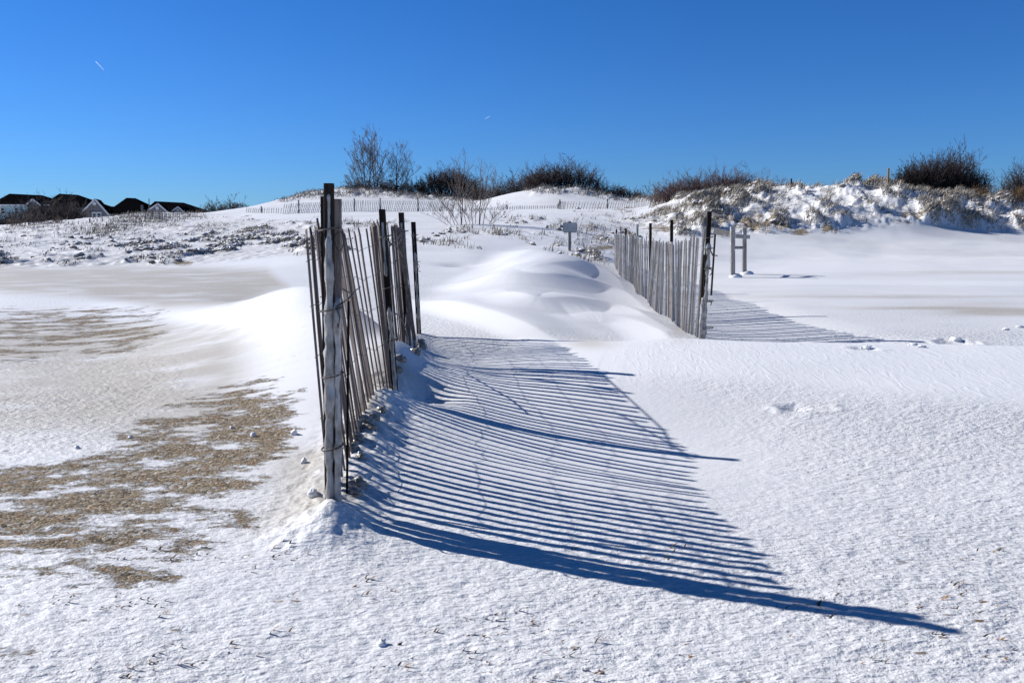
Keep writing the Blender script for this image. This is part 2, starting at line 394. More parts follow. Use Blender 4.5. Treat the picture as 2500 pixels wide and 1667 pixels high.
def H1(x, y):
    z = base0(x, y)
    # mid mound between the fences
    z = z + mound(x, y)
    # swell in front right
    sw = ridge(x, y, [(-.2, 8.0, .0), (.6, 7.75, .12), (1.6, 7.55, .19), (3.2, 7.4, .18), (6, 7.3, .15), (12, 7.6, .12)], 2.9, 1.25, pf=1.15)
    plat = .13 * sm(2.6, 4.2, x) * sm(7.2, 8.0, y) * (1 - sm(11, 15, y))
    z = z + np.maximum(sw, plat)
    # drift to the left behind the near fence
    dr = [(-6.2, 12.6, .0), (-4.9, 11.6, .12), (-3.75, 10.6, .24), (-3.05, 9.6, .44), (-2.45, 8.8, .62), (-2.0, 8.1, .66), (-1.6, 7.3, .50), (-1.25, 6.3, .30), (-1.02, 5.2, .14), (-.9, 4.2, .06)]
    A = ridge(x, y, dr, 1.0, .8)   # narrow core
    B = ridge(x, y, dr, 2.6, 1.3, pf=1.6)
    z = z + .35 * A + .65 * B
    # snow and ice banked along the near fence line
    fl = [(-.78, 3.2, .04), (-.82, 4.2, .06), (-.9, 5.1, .08), (-.88, 5.6, .02), (-.97, 6.4, .06), (-.95, 7.2, .03), (-1.1, 8.4, .05), (-1.1, 9.2, .04)]
    z = z + ridge(x, y, fl, .26, .3)
    z = z + .05 * np.exp(-(((x + .765) / .10) ** 2 + ((y - 3.26) / .12) ** 2)) + .03 * np.exp(-(((x + .72) / .22) ** 2 + ((y - 3.1) / .2) ** 2))
    # scour hollows
    z = z - .10 * np.exp(-(((x + .62) / .22) ** 2 + ((y - 5.75) / .28) ** 2))
    z = z - .05 * np.exp(-(((x + .78) / .22) ** 2 + ((y - 7.4) / .3) ** 2))
    # slight dish under the fence shadow and broad undulation
    z = z - .07 * np.exp(-(((x - .95) / 1.2) ** 2 + ((y - 4.7) / 1.1) ** 2)) + .035 * np.exp(-(((x - 1.5) / .8) ** 2 + ((y - 2.3) / .6) ** 2))
    z = z + .03 * fbm(x * .35, y * .6, 11, 3) * sm(2, 6, np.abs(y)) * (1 - .6 * np.exp(-((x - .5) / 2) ** 2) * np.exp(-((y - 5) / 3) ** 2))
    return z
# thin wave crests on the mid drifts, picked out on the real surface by bearing
def hit(u, v):
    Y = np.linspace(5, 60, 1500); d = (833.5 - v) / F
    t = Y / (CA + d * SA); x = (u - 1250) / F * t; z = ZC + (d * CA - SA) * t
    g_ = H1(x, Y); k = np.argmax(g_ > z)
    return float(x[k]), float(Y[k])
WAVES = [
 ([(1225, 655), (1270, 628), (1330, 612), (1400, 612), (1455, 630)], .055, .7, 1.0),
 ([(1260, 672), (1310, 662), (1345, 653), (1400, 648), (1445, 653), (1500, 682), (1528, 718)], .09, .75, 1.1),
 ([(1140, 690), (1210, 684), (1300, 682), (1380, 686), (1460, 700), (1530, 728), (1590, 770)], .10, .75, 1.0),
 ([(1230, 712), (1280, 735), (1330, 744), (1420, 743), (1500, 757), (1560, 778), (1625, 815)], .10, .6, .9),
 ([(1390, 768), (1470, 778), (1550, 798), (1620, 826), (1660, 842)], .07, .5, .7),
 ([(1000, 732), (1100, 748), (1200, 772), (1290, 806), (1360, 832)], .07, .45, .7),
]
WP = []
for pts, h, wf, wb in WAVES:
    q = [hit(u, v) for u, v in pts]; n_ = len(q)
    WP.append(([(a, b, h * (0 if i in (0, n_ - 1) else 1)) for i, (a, b) in enumerate(q)], wf, wb))
def veg_mask(u, v, x, y):
    """where frozen grass / wrack breaks through"""
    L = sm(560, 585, v - 0 * u) * 0
    low = np.interp(u, [-300, 0, 250, 500, 640, 760, 900], [672, 668, 655, 652, 650, 640, 615])
    hi = np.interp(u, [-300, 0, 250, 500, 640, 760, 900], [545, 545, 525, 520, 540, 545, 560])
    left = sm(low + 14, low - 12, v) * sm(hi - 10, hi + 6, v) * (1 - sm(800, 900, u)) * sm(20, 22, y)
    left = left * np.clip(.55 + .7 * np.exp(-((v - 640 + (u - 200) * .02) / 22) ** 2) + .35 * np.exp(-((v - 560) / 25) ** 2), 0, 1)
    g = 0
    for (gu, gv, su, sv, a) in ((1060, 596, 55, 7, .9), (1130, 604, 40, 6, .7), (1200, 566, 90, 9, .6), (1330, 538, 70, 8, .6), (1400, 550, 60, 14, .55), (1340, 575, 110, 14, .45),
                                (1440, 585, 70, 22, .6), (1500, 560, 90, 30, .6), (1560, 540, 90, 26, .8), (860, 545, 80, 8, .3), (1430, 625, 50, 14, .6)):
        g = np.maximum(g, a * np.exp(-((u - gu) / su) ** 2 - ((v - gv) / sv) ** 2))
    top = np.interp(u, [1500, 1650, 1850, 2060, 2200, 2300, 2400, 2600], [520, 488, 474, 455, 462, 490, 505, 515])
    bot = np.interp(u, [1500, 1650, 1850, 2000, 2100, 2200, 2300, 2400, 2600], [560, 575, 566, 560, 560, 545, 540, 560, 568])
    bank = sm(1560, 1700, u) * sm(bot + 8, bot - 8, v) * sm(top - 12, top - 4, v) * sm(30, 33, y) * (1 - sm(44, 47, y))
    back = sm(66, 70, y) * (1 - sm(84, 90, y)) * sm(640, 760, u) * (1 - sm(1180, 1250, u)) * .9
    back2 = sm(58.5, 61, y) * (1 - sm(70, 76, y)) * sm(1270, 1330, u) * (1 - sm(1600, 1680, u)) * .8
    return left, g * sm(18, 20, y), bank, np.maximum(back, back2)
def HUM(x, y):
    n = fbm(x * 1.1, y * .75, 31, 4)
    return np.clip(n * 1.6 + .1, 0, 1)

def steps():
    Y = -25.0; out = []
    while Y < 420:
        out.append(Y)
        k = .0036 if 1.3 < Y < 46 else (.008 if 46 <= Y < 92 else .03)
        Y += k * math.sqrt(Y * Y + 1.4 ** 2)
    return np.array(out)
ROWS = steps()
sd_ = np.linspace(-.74, .74, 1000); ex = .74 + np.cumsum(np.linspace(.004, .09, 50))
SC = np.concatenate([-ex[::-1], sd_, ex])
WY = np.sqrt(ROWS ** 2 + 1.5 ** 2)
X = SC[None, :] * WY[:, None]; Yg = np.repeat(ROWS[:, None], len(SC), 1)
Z = H1(X, Yg)
U, V = UV(X, Yg, Z); fr = Yg > .8
U = np.where(fr, U, -9999); V = np.where(fr, V, 3000)
vl, vm, vb, vk = veg_mask(U, V, X, Yg)
for pts, wf, wb in WP: Z += ridge(X, Yg, pts, wf, wb, crisp=.9)
wf_mask = np.maximum.reduce([ridge(X, Yg, [(a, b, 1.0) for a, b, _ in pts], wf * 1.3, .06) for pts, wf, wb in WP])
hum = HUM(X, Yg); hf = fbm(X * 3.2, Yg * 2.4, 77, 3)
hum2 = np.clip(fbm(X * .7, Yg * .5, 91, 3) * 1.5 + .2, 0, 1)
Z += vl * (.13 * hum + .05 * hf) + vm * (.14 * hum + .05 * hf) + vb * (.42 * hum + .30 * hum2 + .10 * hf) + vk * (.30 * hum + .12 * hf)
Z += .02 * fbm(X * .8, Yg * .8, 5, 3) * sm(20, 30, Yg)
# footprints / chunks at right and the little trench
def dent(u, v, a, b, dep, rim=.0):
    global Z
    x0, y0 = hit(u, v); q = ((X - x0) / a) ** 2 + ((Yg - y0) / b) ** 2
    Z += -dep * np.exp(-q * 1.4) + rim * np.exp(-(np.sqrt(q) - 1.45) ** 2 * 6) * (.6 + .8 * vn(X * 14, Yg * 14, 3))
dent(1935, 994, .10, .055, .05, .007); dent(1970, 1004, .16, .06, .01, .012)
dent(2330, 838, .17, .12, .05, .012); dent(2110, 852, .12, .07, .03, .008)
dent(1125, 645, .45, .5, .10, .0)
# roughness classes
lit_sw = ridge(X, Yg, [(-.1, 7.3, 0), (.7, 7.2, 1), (1.6, 7.1, 1), (3.2, 6.6, 1), (6, 6.0, 1), (12, 5.6, 1)], 1.5, 2.2)
lit_sw = np.clip(lit_sw * 1.8, 0, 1)
dr_s = np.clip(ridge(X, Yg, [(-5.5, 12.2, .6), (-4.2, 10.6, 1), (-2.8, 8.7, 1), (-2.1, 7.6, 1), (-1.5, 6.3, 1), (-1.15, 5.0, .6)], 1.6, 1.2) * 1.9, 0, 1)
md_s = np.clip(mound(X, Yg) * 9, 0, 1) * sm(0, 1, 1 - sm(18, 26, Yg) + .0)
edge = np.interp(U, [900, 1020, 1100, 1200, 1290, 1360, 1430, 1600], [720, 732, 748, 772, 806, 832, 848, 860])
md_s = np.maximum(md_s * sm(edge + 8, edge - 6, V), sm(1040, 1120, U) * (1 - sm(1300, 1500, U)) * sm(10, 13, Yg) * .8)
field = sm(8.2, 9.5, Yg) * sm(2.2, 3, X) * (.35 + .4 * sm(-.2, .3, fbm(X * .10 + 3, Yg * .42 + X * .05, 201, 3)))
shd = .88 * np.exp(-((X - .45) / 1.15) ** 4 - ((Yg - 5.6) / 2.3) ** 4)
smo = np.clip(np.maximum.reduce([lit_sw, dr_s, md_s, field, shd]), 0, 1)
mdn = mound(X, Yg) > .02
rough = np.clip(1 - smo, .03, 1)
rough = np.where(mdn, np.maximum(rough, .30 * np.clip(mound(X, Yg) * 8, 0, 1) * (.6 + .4 * fbm(X * .9, Yg * .6, 15, 3))), rough) * (1 - .97 * np.clip(wf_mask * 2.2, 0, 1))
bands = sm(-.25, .35, fbm(X * .10 + 3, Yg * .42 + X * .05, 201, 3)) * sm(9, 12, Yg) * (Yg < 80)
clean_lit = np.clip(np.maximum.reduce([np.clip(wf_mask * 2.0, 0, 1), lit_sw, dr_s, .75 * bands, .35 * sm(-.1, .5, fbm(X * .7, Yg * 1.1, 211, 3))]), 0, 1)  # uncrusted bands and patches, plus sunlit brightness painted onto wave and drift faces
rough *= np.clip(.55 + .45 * sm(-.6, .4, fbm(X * .5, Yg * .8, 41, 3)), .3, 1)
rough = np.where(Yg > 14, rough * .6, rough)
# true relief of the icy crust near the camera
nearm = (1 - sm(6.5, 10, Yg)) * sm(.5, 1.2, Yg)
cr = fbm(X * 13, Yg * 26, 51, 3); crl = fbm(X * 5, Yg * 11, 57, 2)
Z += rough * nearm * (.006 * cr + .005 * crl)
fd = np.hypot((X + .80) / .32, 0) ; icy = np.exp(-((X + .82 + .03 * (Yg - 3.3)) / .25) ** 2) * sm(2.9, 3.2, Yg) * (1 - sm(5.6, 6.2, Yg))
Z += icy * (.022 * np.abs(fbm(X * 9, Yg * 9, 61, 3)) + .012 * fbm(X * 22, Yg * 22, 63, 2))
# sand cover
def poly_mask(U, V, poly, soft):
    ins = np.zeros(U.shape, bool); dm = np.full(U.shape, 1e9); n_ = len(poly)
    for i in range(n_):
        x0, y0 = poly[i]; x1, y1 = poly[(i + 1) % n_]
        c = ((y0 > V) != (y1 > V)) & (U < (x1 - x0) * (V - y0) / ((y1 - y0) if y1 != y0 else 1e-9) + x0)
        ins ^= c
        dx, dy = x1 - x0, y1 - y0
        t = np.clip(((U - x0) * dx + (V - y0) * dy) / (dx * dx + dy * dy), 0, 1)
        dm = np.minimum(dm, np.hypot(U - x0 - t * dx, V - y0 - t * dy))
    sdd = np.where(ins, dm, -dm)
    return sm(-soft, soft, sdd)
sand = .63 * poly_mask(U, V, [(690, 928), (735, 945), (748, 1000), (722, 1075), (690, 1130), (650, 1210), (620, 1290), (520, 1350), (420, 1410), (250, 1440), (0, 1450), (-300, 1460),
                       (-700, 1460), (-700, 1120), (-300, 1120), (0, 1120), (150, 1108), (250, 1075), (370, 1015), (470, 968), (600, 932)], 60)
core = poly_mask(U, V, [(600, 950), (700, 950), (715, 1010), (690, 1080), (600, 1140), (450, 1200), (300, 1250), (100, 1300), (-300, 1330), (-300, 1160), (100, 1150), (350, 1080)], 50)
sand = sand * (.80 + .22 * core)
st = sm(-450, -200, U) * (1 - sm(330, 460, U)) * sm(735, 765, V) * (1 - sm(850, 935 - 0 * U, V + U * .12))
sn = vn(X * .5, Yg * 8 + X * .4, 71) * .4 + vn(X * 1.6, Yg * 22 + X * .5, 72) * .6
sand = np.maximum(sand, st * np.clip(.46 + .50 * sn, 0, .66))
fg = sm(1290, 1450, V) * np.clip(vn(X * 1.3, Yg * 5, 81) * .8 - .1, 0, 1) * .42
sand = np.maximum(sand, fg * (1 - sm(500, 1500, U) * .55))
bankn = fbm(X * .45, Yg * .6, 101, 3)
sand = np.maximum(sand, vb * sm(.05, .5, bankn) * .75 * sm(500, 535, V))
def gs(u0, v0, su, sv, a): return a * np.exp(-((U - u0) / su) ** 2 - ((V - v0) / sv) ** 2)
for a in ((1470, 605, 30, 8, .8), (1845, 552, 60, 12, .9), (1955, 566, 30, 10, .9), (2018, 560, 18, 9, .95), (1750, 545, 60, 9, .8), (1620, 560, 60, 12, .7), (445, 642, 26, 7, .7), (1540, 770, 60, 12, .15)):
    sand = np.maximum(sand, gs(*a) * (Yg > 9))
sand = np.where(Yg > 95, 0, sand)
tint = 1.6 * (gs(2450, 762, 130, 8, 1) + gs(2250, 752, 200, 4, .6) + gs(2150, 724, 330, 4, .5) + gs(2400, 742, 160, 7, .25) + gs(2400, 665, 200, 4, .4))
tint = np.maximum(tint, 1.15 * poly_mask(U, V, [(-400, 655), (300, 650), (650, 660), (700, 700), (560, 745), (400, 750), (200, 720), (-400, 700)], 18))
tint = np.maximum(tint, 1.0 * sm(770, 810, V) * (1 - sm(980, 1130, V)) * (1 - sm(520, 690, U + (V - 850) * .2)) * (U > -3000))
tint = np.maximum(tint, .9 * np.exp(-((X + .98 + .08 * np.sin(Yg * 5)) / .2) ** 2) * sm(3.0, 3.4, Yg) * (1 - sm(6, 6.6, Yg)))
tint = np.maximum(tint, gs(1440, 838, 60, 14, .7) + gs(1660, 815, 30, 20, .5))
tint = np.maximum(tint, vl * .35)
tint *= (Yg > .8)
litter = sm(1150, 1350, V) * 1.0 + .25 * (V < 1150)
ripple = np.clip(lit_sw * sm(1400, 1600, U), 0, 1)

# icy bank along the near fence: snow surface dips, so keep a fast height lookup
ZT = Z.copy()
def G(x, y):
    x = np.atleast_1d(np.asarray(x, float)); y = np.atleast_1d(np.asarray(y, float))
    s = x / np.sqrt(y * y + 1.5 ** 2)
    return bil(ZT, np.interp(y, ROWS, np.arange(len(ROWS))), np.interp(s, SC, np.arange(len(SC))))
def Gz(x, y): return float(G(x, y)[0])
def ghit(u, v, y0=2.0, y1=90):
    Y = np.concatenate([np.linspace(y0, 20, 900), np.linspace(20.02, y1, 1400)]) if y0 < 20 else np.linspace(y0, y1, 1500)
    d = (833.5 - v) / F; t = Y / (CA + d * SA); x = (u - 1250) / F * t; z = ZC + (d * CA - SA) * t
    g_ = G(x, Y); k = int(np.argmax(g_ > z))
    if not (g_[k] > z[k]): k = len(Y) - 1
    return float(x[k]), float(Y[k]), float(g_[k])

nr, nc = X.shape
me = bpy.data.meshes.new('ground')
co = np.stack([X, Yg, Z], -1).reshape(-1, 3).astype(np.float32)
idx = np.arange(nr * nc).reshape(nr, nc)
q = np.stack([idx[:-1, :-1], idx[:-1, 1:], idx[1:, 1:], idx[1:, :-1]], -1).reshape(-1, 4).astype(np.int32)
me.vertices.add(len(co)); me.vertices.foreach_set('co', co.ravel())
me.loops.add(q.size); me.loops.foreach_set('vertex_index', q.ravel())
me.polygons.add(len(q)); me.polygons.foreach_set('loop_start', np.arange(0, q.size, 4, dtype=np.int32))
me.polygons.foreach_set('use_smooth', np.ones(len(q), bool))
for nm, A in (('sand', sand), ('tint', np.clip(tint, 0, 1)), ('rough', rough), ('ripple', ripple), ('litter', litter), ('clean_lit', clean_lit)):
    at = me.attributes.new(nm, 'FLOAT', 'POINT'); at.data.foreach_set('value', A.ravel().astype(np.float32))
me.materials.append(M['ground']); me.update(calc_edges=True)
ground = bpy.data.objects.new('ground', me); scene.collection.objects.link(ground); tag(ground, kind='structure')

# ------------------------------------------------------------------ fences
def picket_mesh(L, wd, th, seed, mat):
    r = random.Random(seed); m = MB(); n_ = 6; vs = []
    bow = r.uniform(-.012, .012); bow2 = r.uniform(-.006, .006); tw = r.uniform(-.12, .12); chip = r.choice([0, 0, .02, -.025, .01])
    for i in range(n_ + 1):
        t = i / n_; z = L * t; ox = bow * math.sin(math.pi * t) + r.uniform(-.001, .001); oy = bow2 * math.sin(math.pi * t)
        w_ = wd * (1 + r.uniform(-.08, .08)); a = tw * (t - .5)
        for sx, sy in ((-1, -1), (1, -1), (1, 1), (-1, 1)):
            px, py = sx * w_ / 2, sy * th / 2
            zz = z + ((r.uniform(-.012, .004) + sx * chip) if i == n_ else 0)
            vs.append((ox + px * math.cos(a) - py * math.sin(a), oy + px * math.sin(a) + py * math.cos(a), zz))
    fs = [(3, 2, 1, 0), tuple(n_ * 4 + k for k in range(4))]
    for i in range(n_):
        for k in range(4): fs.append((i * 4 + k, i * 4 + (k + 1) % 4, (i + 1) * 4 + (k + 1) % 4, (i + 1) * 4 + k))
    m.add(vs, fs, r.random())
    o = m.build('picket', mat); me_ = o.data; bpy.data.objects.remove(o); return me_
def place_frame(b, t, along):
    z = (t - b).normalized(); x = (along - z * along.dot(z)).normalized(); y = z.cross(x)
    M_ = Matrix((x, y, z)).transposed().to_4x4(); M_.translation = b; return M_
def blob(m, c, rx, ry, rz, seed, amp=.3, att=.5, nu=10, nv=7, zmin=-1):
    vs = []; fs = []
    for j in range(nv + 1):
        ph = math.pi * j / nv
        for i in range(nu):
            th = 2 * math.pi * i / nu; d = (math.sin(ph) * math.cos(th), math.sin(ph) * math.sin(th), math.cos(ph))
            k = 1 + amp * float(fbm(d[0] * 1.8 + seed * 7.1, d[1] * 1.8 + d[2] * 1.3 + seed * 3.3, 9, 2))
            vs.append((c[0] + rx * d[0] * k, c[1] + ry * d[1] * k, c[2] + rz * max(d[2], zmin) * k))
    for j in range(nv):
        for i in range(nu):
            i2 = (i + 1) % nu; fs.append((j * nu + i, (j + 1) * nu + i, (j + 1) * nu + i2, j * nu + i2))
    m.add(vs, fs, att)
def ice_coat(parent, base, top, rx, ry, off, name='ice_coat', seed=1, flare=2.0, t0=0, t1=1, n_=80):
    """glaze of ice frozen to one side of a post"""
    m = MB(); vs = []; fs = []; k = 14; base = Vector(base); top = Vector(top)
    for i in range(n_ + 1):
        t = t0 + (t1 - t0) * i / n_; c = base.lerp(top, t) + Vector(off)
        e = math.sin(min(1, (i + .5) / 3) * math.pi / 2) * math.sin(min(1, (n_ - i + .3) / 4) * math.pi / 2)
        fl = 1 + (flare - 1) * math.exp(-t * 14); wob = float(vn(t * 9 + seed * 3.3, seed, 8))
        for j in range(k):
            a = 2 * math.pi * j / k
            nn = 1 + .30 * float(fbm(t * 16 + seed * 5, math.cos(a) * 1.2 + seed, 3, 3)) + .12 * math.sin(t * 55 + seed) + .22 * float(vn(t * 60 + seed, a * 1.3, 12))
            vs.append((c.x + rx * math.cos(a) * nn * fl * (.6 + .4 * e) * (.93 + .22 * wob), c.y + (1 - e) * ry * 1.3 + ry * math.sin(a) * nn * fl, c.z))
    for i in range(n_):
        for j in range(k):
            j2 = (j + 1) % k; fs.append((i * k + j, i * k + j2, (i + 1) * k + j2, (i + 1) * k + j))
    fs += [tuple(range(k - 1, -1, -1)), tuple(n_ * k + j for j in range(k))]
    m.add(vs, fs); return m.build(name, M['ice'], parent, True)
def post(parent, base, top, wx, wy, mat, rotz=0.0, name='post'):
    base = Vector(base); top = Vector(top); m = MB(); n_ = 8; vs = []; fs = []
    r = random.Random(int(base.y * 100)); up = (top - base).normalized()
    for i in range(n_ + 1):
        c = base.lerp(top, i / n_)
        for sx, sy in ((-1, -.82), (-.82, -1), (.82, -1), (1, -.82), (1, .82), (.82, 1), (-.82, 1), (-1, .82)):
            px, py = sx * wx / 2 * (1 + r.uniform(-.02, .02)), sy * wy / 2
            vs.append((c.x + px * math.cos(rotz) - py * math.sin(rotz), c.y + px * math.sin(rotz) + py * math.cos(rotz), c.z))
    for i in range(n_):
        for k in range(8): fs.append((i * 8 + k, i * 8 + (k + 1) % 8, (i + 1) * 8 + (k + 1) % 8, (i + 1) * 8 + k))
    fs += [tuple(range(7, -1, -1)), tuple(n_ * 8 + k for k in range(8))]
    m.add(vs, fs); return m.build(name, mat, parent)

def wires(parent, pk, heights, rad, name='wire', sag=.0, seed=0):
    """pk: list of (base, top, along) of the pickets; twisted strand weaving before and behind each"""
    r = random.Random(seed)
    for hz in heights:
        pts = []
        for i, (b, t, al) in enumerate(pk):
            c = b.lerp(t, hz); nrm = Vector((al.y, -al.x, 0)).normalized()
            pts.append(c + nrm * (.011 if i % 2 else -.011) + Vector((0, 0, r.uniform(-.002, .002))))
            if i < len(pk) - 1:
                c2 = (c + pk[i + 1][0].lerp(pk[i + 1][1], hz)) / 2; pts.append(c2 + Vector((0, 0, r.uniform(-.003, .001))))
        m = MB(); m.tube(pts, rad, 5); m.build(name, M['wire'], parent, True)

def base_curve(pts):
    xs = [p[0] for p in pts]; ys = [p[1] for p in pts]
    d = [0]
    for i in range(1, len(pts)): d.append(d[-1] + math.hypot(xs[i] - xs[i - 1], ys[i] - ys[i - 1]))
    return d, xs, ys
# --- near (left) fence
LF = empty('snow_fence', (-.75, 3.3, 0), 'near slatted wooden fence with ice-glazed posts casting long striped shadows on the snow', 'fence')
def rel(v, o): return Vector(v) - o.location
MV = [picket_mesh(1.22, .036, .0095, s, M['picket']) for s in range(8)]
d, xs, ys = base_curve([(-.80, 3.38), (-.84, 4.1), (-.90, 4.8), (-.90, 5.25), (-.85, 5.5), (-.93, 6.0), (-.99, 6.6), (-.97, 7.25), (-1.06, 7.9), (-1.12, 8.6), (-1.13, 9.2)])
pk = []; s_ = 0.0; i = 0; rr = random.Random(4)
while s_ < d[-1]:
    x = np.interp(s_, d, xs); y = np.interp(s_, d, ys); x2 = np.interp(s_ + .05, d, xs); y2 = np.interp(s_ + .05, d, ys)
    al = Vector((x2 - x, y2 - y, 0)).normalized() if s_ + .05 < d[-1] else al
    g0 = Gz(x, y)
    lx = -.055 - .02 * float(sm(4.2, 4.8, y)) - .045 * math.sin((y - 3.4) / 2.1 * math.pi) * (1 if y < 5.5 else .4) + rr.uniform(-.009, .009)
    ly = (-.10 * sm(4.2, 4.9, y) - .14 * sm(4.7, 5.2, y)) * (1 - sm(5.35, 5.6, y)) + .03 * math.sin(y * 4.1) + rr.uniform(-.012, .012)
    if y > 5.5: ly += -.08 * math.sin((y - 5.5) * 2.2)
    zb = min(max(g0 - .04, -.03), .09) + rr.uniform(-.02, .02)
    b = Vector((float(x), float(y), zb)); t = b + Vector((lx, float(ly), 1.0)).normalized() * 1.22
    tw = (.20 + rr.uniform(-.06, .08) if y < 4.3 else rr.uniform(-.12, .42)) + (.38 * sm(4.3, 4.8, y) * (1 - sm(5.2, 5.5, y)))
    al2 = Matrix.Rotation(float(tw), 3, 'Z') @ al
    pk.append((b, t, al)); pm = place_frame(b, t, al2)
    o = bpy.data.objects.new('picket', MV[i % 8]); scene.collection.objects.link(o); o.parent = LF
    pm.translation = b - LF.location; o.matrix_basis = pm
    s_ += .086 + rr.uniform(-.005, .005) + .018 * (4.3 < y < 5.3) - (.03 if 5.3 < y < 5.5 or 7.0 < y < 7.25 else 0); i += 1
relpk = [(b - LF.location, t - LF.location, al) for b, t, al in pk]
wires(LF, relpk, (.12, .34, .56, .74, .90), .0017, seed=3)
# extra and loose slats
def slat(parent, b, t, wd, th, mat, name='loose_slat', lab=None, tw=0):
    m = MB(); b = Vector(b) - parent.location; t = Vector(t) - parent.location
    m.bar(b, t, wd, th, Matrix.Rotation(tw, 3, 'Z') @ Vector((0, 1, 0))); o = m.build(name, mat, parent)
    if lab: o['label'] = lab
    return o
slat(LF, P(828, 1160, 3.42), P(825, 486, 3.34), .024, .036, M['picket'], lab='broad slat tied against the front post')
slat(LF, P(847, 1225, 3.50), P(851, 735, 3.66), .009, .012, M['post'], lab='dark leaning slat beside the front post')
slat(LF, P(798, 1235, 3.38), P(787, 480, 3.36), .010, .03, M['post'])
slat(LF, P(1021, 893, 7.05), P(972, 555, 6.75), .034, .012, M['picket'], lab='slat leaning across the back panel')
slat(LF, P(1003, 885, 7.3), P(985, 560, 7.1), .03, .012, M['picket'])
slat(LF, P(812, 1242, 3.36), P(805, 900, 3.34), .010, .014, M['post'])
LO = LF.location
PL = [((803, 1262, 3.30), (803, 448, 3.30), .036, .036), ((972, 1012, 5.50), (932.5, 511, 5.5), .040, .045),
      ((1000, 905, 7.3), (979.5, 519, 7.25), .044, .05), ((1026, 845, 9.2), (1009, 542, 9.2), .048, .055)]
posts = []
for k_, (a, b, wx, wy) in enumerate(PL):
    pa, pb = P(*a) - LO, P(*b) - LO; pa.z = min(pa.z, .0) - .2
    posts.append((post(LF, pa, pb, wx, wy, M['post'], R(-3)), pa, pb))
o, a, b = posts[0]
ice_coat(o, a, b, .021, .018, (.002, -.016, 0), seed=2, flare=1.5, t0=.12, t1=.88)
ice_coat(o, a, b, .009, .006, (.004, -.017, 0), seed=5, flare=1, t0=.80, t1=.975)
ice_coat(o, a, b, .014, .022, (.034, -.006, 0), seed=9, flare=2.4, t0=.12, t1=.72)
for k_, (sd, t1) in ((1, (3, .60)), (2, (6, .45)), (3, (8, .80))):
    o, a, b = posts[k_]; ice_coat(o, a, b, .016, .016, (.004, -.020, 0), seed=sd, flare=1.9, t0=.13, t1=t1)
    ice_coat(o, a, b, .009, .006, (0, -.022, 0), seed=sd + 1, flare=1, t0=.72, t1=.95)
# tie wires
def loop(parent, c, rx, rz, rad, tilt=0, name='tie_wire', n_=16, ry=.02, kind='ring', seed=0):
    m = MB(); r = random.Random(seed); pts = []
    for i in range(n_ + 1):
        a = 2 * math.pi * i / n_
        if kind == 'ring': p = Vector((rx * math.cos(a), ry * math.sin(a), tilt * math.cos(a)))
        else: p = Vector((rx * math.cos(a) * (1 - .35 * math.sin(a) * (math.sin(a) < 0) * -1), ry * math.sin(a), rz * math.sin(a) - .35 * rz * (1 - abs(math.cos(a))) * (math.sin(a) < 0)))
        pts.append(Vector(c) - parent.location + p)
    m.tube(pts, rad, 5); return m.build(name, M['wire'], parent, True)
for (u, v, Y) in ((806, 560, 3.3), (808, 755, 3.3), (812, 915, 3.3), (812, 1090, 3.3)):
    loop(LF, P(u, v, Y), .045, 0, .0035, .008, ry=.062)
for (u, v, Y) in ((940, 578, 5.5), (946, 703, 5.5), (958, 830, 5.5), (986, 566, 7.25), (1012, 575, 9.2), (1018, 640, 9.2), (990, 700, 7.25)):
    loop(LF, P(u, v, Y), .04, 0, .004, .01, ry=.06)
loop(LF, P(829, 587, 3.30), .022, .035, .0028, kind='heart', name='wire_loop', ry=.01)
def scrap(parent, pts, rad=.0025, name='wire_end'):
    m = MB(); m.tube([Vector(p) - parent.location for p in pts], rad, 5); return m.build(name, M['wire'], parent, True)
scrap(LF, [P(822, 750, 3.27), P(835, 740, 3.26), P(850, 730, 3.3), P(862, 718, 3.5)], .004)
scrap(LF, [P(822, 752, 3.27), P(830, 775, 3.25), P(826, 800, 3.27), P(820, 770, 3.27)], .003)
scrap(LF, [P(838, 705, 3.3), P(846, 712, 3.3), P(860, 716, 3.6), P(880, 700, 4.4)], .003)
scrap(LF, [P(940, 578, 5.43), P(955, 596, 5.4), P(968, 600, 5.6), P(982, 626, 6.2)], .006)
scrap(LF, [P(952, 600, 5.6), P(970, 585, 6.0), P(982, 568, 7.1)], .006)
scrap(LF, [P(962, 764, 5.9), P(975, 770, 6.2), P(990, 800, 6.8)], .006)
scrap(LF, [P(1018, 640, 9.15), P(1024, 650, 9.1), P(1020, 660, 9.1), P(1027, 664, 9.1)], .004)
